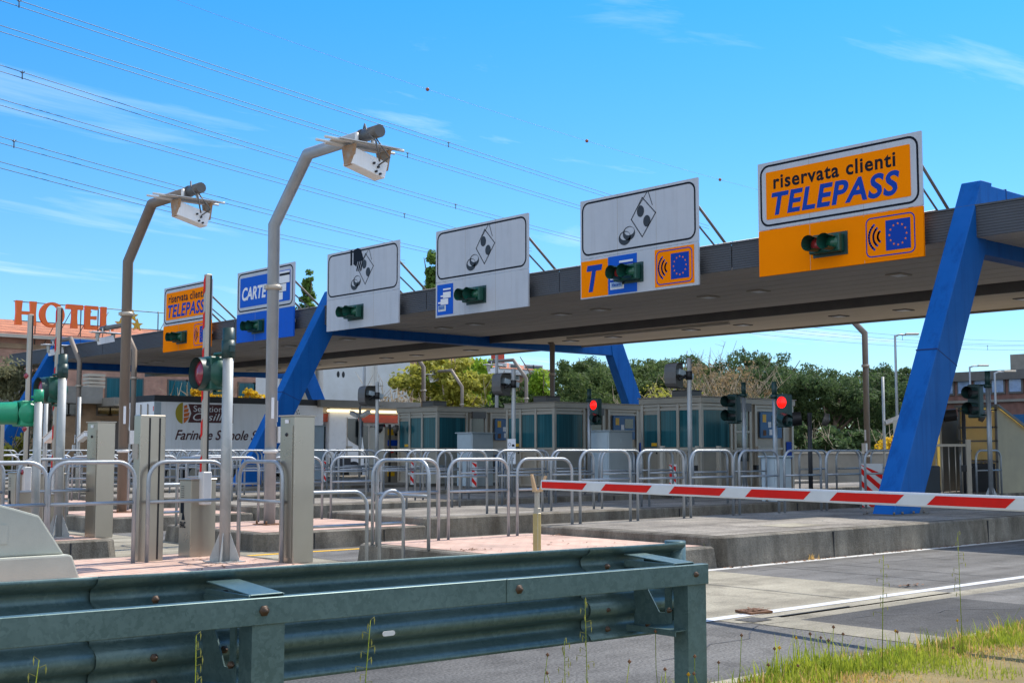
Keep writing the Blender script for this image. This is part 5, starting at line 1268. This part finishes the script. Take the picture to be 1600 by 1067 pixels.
# long brown building at far right: facade across the lanes
Zr = 105.0; p = onZ(1500, 700, Zr); RX = p.x
def ry_(px): return onX(px, 600, RX).y
ya, yb = ry_(1395), ry_(1720)
t = thing('brown_building', 'long brown building with a row of square windows behind the near blue leg', 'building', (RX, yb, 0))
zt = onX(1500, 582, RX).z; W_ = ya - yb
mb = MB(); mb.box((0, 0, 0), (16, W_, zt - .01)); mb.build('wall', 'brick_brown', t)
mb = MB(); mb.box((-.5, -.5, zt - .75), (16.5, W_ + .5, zt)); mb.build('roof', 'alu_dark', t)
zl = onX(1500, 628, RX).z; mb = MB(); mb.box((-.25, 0, zl - .1), (-.01, W_, zl + .1)); mb.build('ledge', 'concrete_wall', t)
zw = onX(1550, 602, RX).z
y = ry_(1599.5)
for k in range(-4, 7):
    y = ry_(1560.0 - 0) - k * (ry_(1506) - ry_(1546)) * .66
    if yb + 2 < y < ya - 2:
        q = MB(); q.box((-.12, y - yb - .62, zw - .72), (-.01, y - yb + .62, zw + .72)); f = q.build('window', 'alu_dark', t); q = MB(); q.box((-.16, y - yb - .48, zw - .58), (-.121, y - yb + .48, zw + .58)); q.build('pane', 'glass_sky', f)
for px in (1483, 1590):
    y = ry_(px) - yb; z = onX(px, 668, RX).z; q = MB(); q.box((-.1, y - .5, z - .9), (-.01, y + .5, z + .9)); f = q.build('window', 'alu_light', t); q = MB(); q.box((-.14, y - .4, z - .8), (-.101, y + .4, z + .8)); q.build('pane', 'glass_dark', f)
y = ry_(1598) - yb; mb = MB(); mb.box((2, y - 1.5, zt), (5, y + 2, zt + 1.4)); mb.build('roof_box', 'concrete_wall', t)
p = onZ(1580, 660, 95); t = thing('blue_shelter', 'blue corrugated shelter roof before the long brown building', 'shelter', (p.x, p.y - 3, 0))
mb = MB(); mb.box((0, -4, p.z - .6), (5, 4, p.z + .6)); mb.build('roof', 'machine_blue', t)
mb = MB()
for y in (-3.8, 3.8): mb.tube([(.3, y, 0), (.3, y, p.z - .55)], .1, 6)
mb.build('post', 'alu', t)
# street lamps
def lamp(px, top, Z, label, head=1):
    p = onZ(px, 700, Z); zt = onZ(px, top, Z).z
    t = thing('street_lamp', label, 'street lamp', (p.x, p.y, 0), 0, 'street lamps in the distance')
    mb = MB(); mb.tube([(0, 0, 0), (0, 0, zt - .1), tuple(RIGHT * .25 * head + UP * (zt)), tuple(RIGHT * .7 * head + UP * zt)], [.11, .07, .06, .05], 8); mb.build('post', 'pole_grey', t)
    mb = MB(); q = RIGHT * .65 * head + UP * zt; mb.prism([q + RIGHT * a * head + FWD * b - UP * .02 for a, b in ((0, -.13), (.85, -.16), (.85, .16), (0, .13))], (0, 0, .13)); mb.build('head', 'alu_light', t, bevel=.03)
lamp(1403, 523, 80, 'tall street lamp between the pines and the near blue leg')
lamp(1519, 572, 100, 'thin street lamp in front of the long brown building, left one')
lamp(1558, 581, 90, 'pale street lamp in front of the long brown building, right one')
lamp(776, 470, 66, 'bare tall pole rising behind the middle square hooded lamp')
lamp(568, 560, 66, 'thin pole standing against the white rendered block')
# low wall with a parapet beyond the plaza at right
t = thing('boundary_wall', 'low grey wall beyond the plaza on the right, before the yellow broom', 'wall', (46, 20, 0))
p0 = onZ(1240, 704, 52); p1 = onZ(1700, 704, 52); dd = (p1 - p0); dd.z = 0; L_ = dd.length; dd.normalize(); nn = Vector((-dd.y, dd.x, 0))
mb = MB(); o = Vector((p0.x, p0.y, 0)); mb.prism([o, o + dd * L_, o + dd * L_ + nn * .3, o + nn * .3], (0, 0, 1.35)); mb.build('wall', 'concrete_wall', t, world=True)
mb = MB(); mb.prism([o + UP * 1.35 - nn * .05, o + dd * L_ + UP * 1.35 - nn * .05, o + dd * L_ + UP * 1.35 + nn * .35, o + UP * 1.35 + nn * .35], (0, 0, .1)); mb.build('coping', 'alu_light', t, world=True)
# ------------------------------------------------------------------ trees
CR = {}
def leaves(mb, c, r, n, s, flat=1.0, asp=.5, mi=0, shell_=.55):
    """n small leaf faces filling an ellipsoid"""
    for _ in range(n):
        while True:
            d = Vector((random.gauss(0, 1), random.gauss(0, 1), random.gauss(0, 1)))
            if d.length > 1e-3: break
        d.normalize(); k = shell_ + (1 - shell_) * random.random() if random.random() < .8 else random.random()
        p = Vector((c[0] + d.x * r[0] * k, c[1] + d.y * r[1] * k, c[2] + d.z * r[2] * k))
        nn = (d * .7 + Vector((random.uniform(-1, 1), random.uniform(-1, 1), random.uniform(-.6, 1.2)))).normalized()
        u = nn.cross(Vector((random.uniform(-1, 1), random.uniform(-1, 1), random.uniform(-1, 1))))
        if u.length < 1e-3: continue
        u.normalize(); v = nn.cross(u); q = s * random.uniform(.6, 1.35)
        mb.face([p - u * q, p - v * q * asp + nn * q * .15, p + u * q, p + v * q * asp], mi)
def clumpy(mb, blobs, nclump, per, cr, s, asp=.5):
    tot = sum(b[1][0] * b[1][2] for b in blobs)
    for c, r in blobs:
        for _ in range(max(3, int(nclump * r[0] * r[2] / tot))):
            d = Vector((random.gauss(0, 1), random.gauss(0, 1), random.gauss(.25, 1))).normalized(); k = random.uniform(.55, 1.0)
            p = (c[0] + d.x * r[0] * k, c[1] + d.y * r[1] * k, c[2] + d.z * r[2] * k); q = cr * random.uniform(.6, 1.25)
            leaves(mb, p, (q, q, q * .7), per, s, asp=asp, mi=0)
def trunk(mb, h, r, lean=0, limbs=6, spread=2.5, top=None):
    top = top or h; pts = [(lean * k * k / 25 + random.uniform(-.08, .08), random.uniform(-.1, .1), h * k / 5) for k in range(6)]
    mb.tube(pts, [r * (1 - .13 * k) for k in range(6)], 8)
    for _ in range(limbs):
        k = random.randint(2, 5); a = random.uniform(0, 6.28); b = Vector(pts[k]); e = b + Vector((math.cos(a) * spread, math.sin(a) * spread, random.uniform(.4, 1) * (top - h) + random.uniform(.5, 2)))
        m = b.lerp(e, .5) + Vector((0, 0, -.3)); mb.tube([b, m, e], [r * .42, r * .28, r * .1], 5)
def put_tree(name, label, loc, trunk_mb, crown_mb, lm, bark, group, cat='tree'):
    t = thing(name, label, cat, loc, random.uniform(0, 6), group)
    if trunk_mb: trunk_mb.build('trunk', bark, t)
    o = crown_mb.build('crown', lm, t); return t
def twigs(mb, o, h, n, spread, r=.02):
    for _ in range(n):
        a = random.uniform(0, 6.28); e = Vector(o) + Vector((math.cos(a) * random.uniform(.2, 1) * spread, math.sin(a) * random.uniform(.2, 1) * spread, h * random.uniform(.4, 1)))
        m = Vector(o).lerp(e, .5) + Vector((random.uniform(-.3, .3), random.uniform(-.3, .3), -.2)); mb.tube([o, m, e], [r * 2, r * 1.4, r * .5], 4, caps=False)
        for k in range(4):
            b = m.lerp(e, random.random()); f = b + Vector((random.uniform(-.7, .7), random.uniform(-.7, .7), random.uniform(.2, 1.0))); mb.tube([b, f], [r * .8, r * .3], 3, caps=False)
random.seed(21)
def make_pine(label, loc, H, W, lm, group='umbrella pines behind the booths', low=.25):
    tm = MB(); trunk(tm, H * .55, .28, random.uniform(-.4, .4), 9, W * .33, H * .85)
    cm = MB(); bl = []
    W *= 1.12
    for _ in range(12):
        a = random.uniform(0, 6.28); q = random.uniform(.15, .75) * W / 2; z = H * random.uniform(low + .1, .84)
        bl.append(((math.cos(a) * q, math.sin(a) * q, z), (W * random.uniform(.16, .25), W * random.uniform(.16, .25), H * random.uniform(.11, .17))))
    bl.append(((0, 0, H * .8), (W * .3, W * .3, H * .17)))
    clumpy(cm, bl, 170, 135, .72, .145, .36)
    return put_tree('pine_tree', label, loc, tm, cm, lm, 'bark', group)
def at(px, Z, top):
    p = onZ(px, 700, Z); return (p.x, p.y, 0), onZ(px, top, Z).z
pines = [(880, 88, 566, 9.5, 'rounded pine left of the rear blue leg', 0), (925, 100, 556, 8, 'pine partly behind the rear blue leg', 1), (1012, 96, 560, 9, 'pine between the rear blue leg and the right booth, left of two', 0), (1062, 100, 552, 8.5, 'pine between the rear blue leg and the right booth, right of two', 0),
         (1190, 104, 546, 11, 'tallest dark pine behind the right booth', 1), (1245, 92, 566, 10, 'dark pine right of the right booth, in the middle of the right group', 1), (1300, 86, 572, 9.5, 'pine just left of the brown bent pole on the right', 1), (1352, 92, 566, 9, 'pine standing directly behind the brown bent pole on the right', 1), (1392, 104, 584, 8, 'last pine before the near blue leg', 0), (960, 112, 578, 9, 'low far pine behind the middle booth', 0), (1120, 112, 566, 10, 'far pine behind the bare brown tree', 1)]
for px, Z, top, W, lb, k in pines:
    loc, H = at(px, Z, top); make_pine(lb, loc, H, W, ['leaf_pine', 'leaf_pine_dark'][k], low=.08 if px > 1150 else .2)
# bare brownish tree with a few young leaves, over the right booth
def bare(label, px, Z, top, sp, lm='leaf_brown', nl=14, group=None, ntw=70):
    loc, H = at(px, Z, top); tm = MB(); trunk(tm, H * .45, .2, .2, 7, sp * .4, H * .7)
    for _ in range(7): twigs(tm, (random.uniform(-1, 1), random.uniform(-1, 1), H * random.uniform(.25, .5)), H * .52, ntw // 7, sp, .028)
    cm = MB(); clumpy(cm, [((0, 0, H * .6), (sp * .9, sp * .9, H * .34))], 60, nl, .8, .13, .4)
    return put_tree('budding_tree', label, loc, tm, cm, lm, 'bark_pale', group)
bare('bare budding brownish tree behind the right booth', 1125, 84, 552, 4.4, 'leaf_brown', 34, ntw=110)
bare('bare pale tree with yellow buds left of the right booth', 1040, 76, 592, 3.4, 'leaf_yellow', 16)
bare('small bare tree in front of the white rendered block', 622, 74, 598, 2.0, 'leaf_brown', 5)
bare('bare grey twigged tree rising above the pines', 1110, 118, 535, 3.0, 'leaf_brown', 4)
# broadleaf trees
def broad(name, label, px, Z, top, W, lm, nclump=90, per=60, cr=.7, s=.2, low=.3, asp=.6, bark='bark', tall=1.0):
    loc, H = at(px, Z, top); tm = MB(); trunk(tm, H * .5, .16 + W * .015, .2, 7, W * .25, H * .85)
    cm = MB(); bl = []
    for k in range(10):
        a = random.uniform(0, 6.28); z = random.uniform(low + .08, .9); q = random.uniform(.0, .6) * W / 2 * math.sqrt(max(.1, 1 - ((z - .5 - low / 2) * 1.5) ** 2))
        bl.append(((math.cos(a) * q, math.sin(a) * q, z * H), (W * random.uniform(.17, .27), W * random.uniform(.17, .27), H * random.uniform(.08, .14))))
    clumpy(cm, bl, nclump, per, cr, s, asp)
    return put_tree(name, label, loc, tm, cm, lm, bark, None)
broad('leafy_tree', 'big yellow green tree behind the left booth', 700, 80, 545, 8.5, 'leaf_yellow', 150, 70, low=.12, bark='bark_pale')
broad('leafy_tree', 'bright green tree just right of the yellow green one, under the canopy edge', 745, 90, 540, 7.5, 'leaf_bright', 120, 60, low=.1)
broad('leafy_tree', 'small bright green tree above the middle booth', 848, 84, 579, 2.9, 'leaf_bright', 60, 70, .5, .17, low=.1)
broad('leafy_tree', 'bright green tree between the middle blue leg and the white block', 492, 92, 520, 4.6, 'leaf_bright', 110, 70, .6, .2, low=.1)
def poplar(label, px, Z, top, W):
    loc, H = at(px, Z, top); tm = MB(); trunk(tm, H * .8, .25, .1, 4, .6, H * .95); cm = MB()
    bl = [((random.uniform(-.25, .25) * W * (1.1 - z), random.uniform(-.25, .25) * W * (1.1 - z), H * z), (W * .42 * (1.0 - abs(z - .35) * 1.3), W * .42 * (1.0 - abs(z - .35) * 1.3), H * .05)) for z in [.2 + .04 * k for k in range(20)]]
    clumpy(cm, bl, 420, 40, .36, .16, .6); put_tree('poplar_tree', label, loc, tm, cm, 'leaf_poplar', 'bark', 'tall poplars behind the canopy')
poplar('tall narrow poplar rising behind the canopy between the two white signs', 676, 96, 392, 3.2)
poplar('tall narrow poplar rising behind the middle blue frame', 478, 104, 428, 4.0)
broad('olive_tree', 'grey green tree at the far left edge behind the blue leg', 2, 60, 546, 5.5, 'leaf_olive', 100, 70, .6, .14, low=.1, asp=.35)
def shrub(name, label, px, Z, top, W, lm, low=.0, n=45, s=.12, grp=None):
    loc, H = at(px, Z, top); cm = MB(); tm = MB(); twigs(tm, (0, 0, .1), H * .95, 14, W * .45, .025)
    bl = [((random.uniform(-.4, .4) * W, random.uniform(-.3, .3) * W, H * random.uniform(.35, .82)), (W * .22, W * .22, H * .16)) for _ in range(7)]
    clumpy(cm, bl, n, 45, .38, s, .6); put_tree(name, label, loc, tm, cm, lm, 'bark_pale', grp, 'shrub')
for px, top, W, lb in ((290, 592, 3.2, 'golden shrub before the hotel, above the left end of the truck'), (322, 598, 2.8, 'golden shrub behind the round red signal post'), (365, 596, 3.0, 'golden shrub before the hotel, next to the middle blue leg'), (270, 604, 1.8, 'small golden shrub just left of the others above the truck')):
    shrub('golden_shrub', lb, px, 70, top, W, 'petal', n=55, s=.13, grp='golden shrubs before the hotel')
for px, Z, top, W, lb in ((1388, 58, 680, 1.5, 'yellow flowering broom left of the near blue leg'), (1473, 58, 668, 1.4, 'yellow flowering broom just right of the near blue leg'), (1003, 60, 672, 1.2, 'yellow flowering broom between the middle and right booths')):
    shrub('yellow_broom', lb, px, Z, top, W, 'petal', n=30, s=.1, grp='yellow flowering broom')
shrub('dark_bush', 'dark green bush beside the wall under the right pines', 1340, 66, 672, 5.0, 'leaf_pine_dark', n=80, s=.16)
shrub('dark_bush', 'dark green bush under the tallest pine, right of the right booth', 1262, 70, 655, 5.5, 'leaf_pine_dark', n=80, s=.16)
shrub('dark_bush', 'dark bush low behind the gap between the middle and right booths', 1000, 70, 645, 4.5, 'leaf_pine_dark', n=80, s=.16)
shrub('dark_bush', 'dark upright bush right of the yellow green tree', 778, 74, 590, 2.4, 'leaf_pine_dark', n=80, s=.16)
shrub('dark_bush', 'green bush at the foot of the far left building', 22, 56, 668, 2.0, 'leaf_yellow', n=40, s=.12)
# far belt of trees closing the horizon
mb = MB(); random.seed(5)
for k in range(95):
    px = -500 + k * 27; Z = random.uniform(170, 230); p = onZ(px, 700, Z); hh = random.uniform(5, 9)
    leaves(mb, (p.x, p.y, hh * .5), (5.5, 5.5, hh * .5), 260, .55, asp=.7)
tag(mb.build('far_trees', 'leaf_pine'), 'dark belt of far trees closing the horizon behind the plaza', 'trees', kind='stuff')

# ------------------------------------------------------------------ overhead power lines
def line(label, pts, Z0, Z1, pair=.34, r=.028, marks=(), mk='spacer', t0=-.25, t1=1.35):
    a = onZ(*pts[0], Z0); b = onZ(*pts[-1], Z1); m = pts[len(pts) // 2]
    lo, hi = 0, 1
    for _ in range(40):
        q = (lo + hi) / 2
        if pr(a.lerp(b, q))[0] < m[0]: lo = q
        else: hi = q
    pm = a.lerp(b, lo); Zm = pm.x * _fw[0] + pm.y * _fw[1]; sag = (pm.z - onZ(*m, Zm).z) / (4 * lo * (1 - lo))
    f = lambda s: a.lerp(b, s) - UP * sag * 4 * s * (1 - s)
    t = thing('power_line', label, 'power line', f(t0), 0, 'overhead power lines')
    for dz in ((0, -pair) if pair else (0,)):
        mb = MB(); mb.tube([f(t0 + (t1 - t0) * k / 36) + UP * dz for k in range(37)], r, 5); mb.build('cable', 'cable', t, world=True)
    for px in marks:
        lo, hi = -.3, 1.5
        for _ in range(40):
            q = (lo + hi) / 2
            if pr(f(q))[0] < px: lo = q
            else: hi = q
        c = f(lo); mb = MB()
        if mk == 'spacer': mb.tube([c + UP * .1, c - UP * (pair + .08)], .04, 6); mb.tube([c + UP * .05 - RIGHT * .16, c - UP * .1, c + UP * .05 + RIGHT * .16], .03, 5)
        else: mb.lathe([(.02, -.22), (.15, -.16), (.22, 0), (.15, .16), (.02, .22)], c, n=10)
        mb.build(mk, 'cable' if mk == 'spacer' else 'ball', t, world=True)
line('single thin overhead wire with small balls, highest in the sky', [(275, 0), (668, 140), (1185, 297)], 120, 175, 0, .016, (668, 917, 1125), 'marker_ball')
line('highest pair of overhead cables from the upper left corner', [(20, -2), (430, 134), (955, 305)], 80, 150, .4, marks=(30, 701))
line('second highest pair of overhead cables', [(0, 40), (417, 171), (907, 322)], 80, 150, .4, marks=(637,))
line('third pair of overhead cables, passing behind the tallest bent pole', [(0, 102), (350, 212), (905, 372)], 80, 160, .4, marks=(35, 712))
line('fourth pair of overhead cables from the top', [(0, 155), (350, 255), (715, 357)], 80, 150, .4, marks=(632,))
line('fifth pair of overhead cables from the top', [(0, 214), (320, 302), (680, 392)], 80, 150, .4, marks=(22,))
line('lowest pair of overhead cables at the left, ending behind the signs', [(0, 253), (235, 316), (545, 390)], 80, 150, .4)
line('upper pair of far cables right, under the canopy edge', [(1150, 497), (1346, 519), (1600, 533)], 190, 230, .7, .035, (1410,), t1=1.2)
line('lower pair of far cables right, under the canopy edge', [(1150, 511), (1346, 530), (1600, 541)], 190, 230, .7, .035, (1543,), t1=1.2)

# ------------------------------------------------------------------ grass, weeds, litter
random.seed(11)
mg = MB(); md_ = MB()
def blade(mb, x, y, z, h, wd):
    a = random.uniform(0, 6.28); l = h * random.uniform(.15, .6); dx, dy = math.cos(a) * l, math.sin(a) * l; c, s = -math.sin(a) * wd, math.cos(a) * wd
    p1 = (x + dx * .35, y + dy * .35, z + h * .6); p2 = (x + dx, y + dy, z + h)
    mb.face([(x - c, y - s, z), (x + c, y + s, z), (p1[0] + c * .7, p1[1] + s * .7, p1[2]), (p1[0] - c * .7, p1[1] - s * .7, p1[2])]); mb.face([(p1[0] - c * .7, p1[1] - s * .7, p1[2]), (p1[0] + c * .7, p1[1] + s * .7, p1[2]), p2])
def gz(x, y): return .07 + .05 * noise.noise(Vector((x * .7, y * .7, 0)))
for _ in range(60000):
    x = random.uniform(3.4, 15); y = 5.06 - 2.4 * random.random() ** 1.3
    n = noise.noise(Vector((x * 1.1, y * 1.6, 3)))
    edge = y > 4.72 + .25 * n
    if n < -.25 and not edge and random.random() < .2: continue
    gr_ = (edge and random.random() < .68) or n > .12 or random.random() < .25
    h = (random.uniform(.05, .15) + (.14 if random.random() < .06 else 0) if edge else random.uniform(.03, .11)) * (1.1 if n > .2 else .62)
    if x < 6.3 and y > 4.6: h *= .7
    blade(mg if gr_ else md_, x, y, gz(x, y) - .02, h, random.uniform(.003, .006))
tag(mg.build('grass', 'grass_green'), 'bright green grass along the verge in the lower right corner', 'grass', kind='stuff')
tag(md_.build('dry_grass', 'grass_dry'), 'dry straw coloured grass on the verge in the lower right corner', 'grass', kind='stuff')
mb = MB()
for _ in range(26):
    x = random.choice((random.uniform(4.2, 9.2), random.gauss(5.6, .5))); y = random.uniform(4.35, 5.1); h = random.uniform(.18, .42); z = gz(x, y) - .02; l = Vector((random.uniform(-.06, .06), random.uniform(-.06, .06), h)); o = Vector((x, y, z))
    mb.tube([o, o + l * .5 + Vector((random.uniform(-.02, .02), 0, 0)), o + l], .0022, 3, 0)
    mb.lathe([(0, -.011), (.011, 0), (0, .013)], o + l, n=6, mi=random.choice((1, 1, 2)))
    for k in range(3): blade(mb, x, y, z, h * .5, .005)
tag(mb.build('verge_weeds', ['grass_green', 'rust', 'petal']), 'thin weed stalks with small brown and yellow heads beside the guard rail post', 'weeds', kind='stuff')
def oat(loc, h, label, lean=(0, 0)):
    t = thing('wild_oat', label, 'weed', loc, 0, 'tall wild oats'); mb = MB(); L = Vector((lean[0], lean[1], h)); st = [Vector((0, 0, 0)), L * .5 + Vector((lean[0] * -.12, 0, 0)), L]
    mb.tube(st, [.0035, .0028, .0015], 4); mb.build('stem', 'grass_green', t); mb = MB()
    for k in range(13):
        q = .52 + .48 * k / 12; b = st[1].lerp(st[2], (q - .5) * 2); a = random.uniform(0, 6.28); e = b + Vector((math.cos(a) * .05, math.sin(a) * .05, .0)) * (1.3 - q)* 1.6 + UP * .012
        mb.tube([b, e], .0012, 3); u = Vector((math.cos(a), math.sin(a), 0)) * .0035
        mb.face([e, e - UP * .014 + u, e - UP * .036, e - UP * .014 - u]); v = Vector((-math.sin(a), math.cos(a), 0)) * .0035; mb.face([e, e - UP * .014 + v, e - UP * .036, e - UP * .014 - v])
    mb.build('spikelet', 'grass_yellow', t)
for px, top, tt, lb in ((45, 1030, 4.55, 'wild oat stalk at the lower left corner'), (318, 990, 4.6, 'wild oat stalk just left of the guard rail bracket'), (571, 968, 4.6, 'tall wild oat stalk below the pale oval reflector'), (891, 1000, 4.6, 'thin wild oat stalk left of the right guard rail post'), (925, 935, 4.6, 'tallest wild oat stalk left of the right guard rail post'), (1378, 868, 4.7, 'thin oat stalk rising over the road on the right'), (1502, 832, 4.6, 'thin oat stalk crossing the white line at far right')):
    p = onT(px, top, tt); oat((p.x - .03, tt, .04), p.z - .04, lb, (random.uniform(-.02, .06), random.uniform(-.04, .02)))
mb = MB()
def litter(x, y, z, n, s):
    for _ in range(n):
        a = x + random.gauss(0, s); b = y + random.gauss(0, s * .4); q = random.uniform(.012, .03); w_ = random.uniform(0, 6.28); u = Vector((math.cos(w_), math.sin(w_), random.uniform(-.3, .3))) * q; v = Vector((-math.sin(w_), math.cos(w_), random.uniform(-.3, .3))) * q * .6; o = Vector((a, b, z + .012)); mb.face([o - u, o - v, o + u, o + v])
for k in range(60): litter(random.uniform(12.9, 20), 10.44, .0, 6, .12)
for k in range(26): litter(random.uniform(6.2, 7.4), random.uniform(11.7, 13.4), .275, 3, .1)
for k in range(20): litter(random.uniform(9.9, 12.4), random.uniform(10.8, 13.6), .275, 3, .15)
litter(12.6, 7.7, .01, 30, .1); litter(10.0, 12.1, .275, 40, .12); litter(9.5, 7.4, .03, 25, .1); litter(12.6, 13.3, .28, 20, .1)
tag(mb.build('leaf_litter', 'rust'), 'small brown dead leaves along the kerb and on the brick paving', 'leaf litter', kind='stuff')
def tuft(loc, label, n, h, m):
    t = thing('weed_tuft', label, 'weed', loc, 0); mb = MB()
    for _ in range(n): blade(mb, random.gauss(0, .06), random.gauss(0, .04), 0, h * random.uniform(.4, 1.1), .006)
    mb.build('blades', m, t)
p = G(1118, 884, 0); tuft((p.x, p.y, 0), 'rusty green weed tuft at the kerb corner by the guard rail end', 90, .32, 'grass_yellow')
p = G(906, 829, .27); tuft((p.x, p.y, .28), 'small green weed in the slab joint behind the boom tip', 40, .12, 'grass_green')
p = G(1084, 842, .3); tuft((p.x, p.y, .3), 'tiny weed in the joint near the slab corner', 40, .1, 'grass_yellow')
p = G(1290, 876, 0); tuft((p.x, 10.44, 0), 'small reddish weed along the kerb foot of the right lane', 40, .1, 'grass_dry')
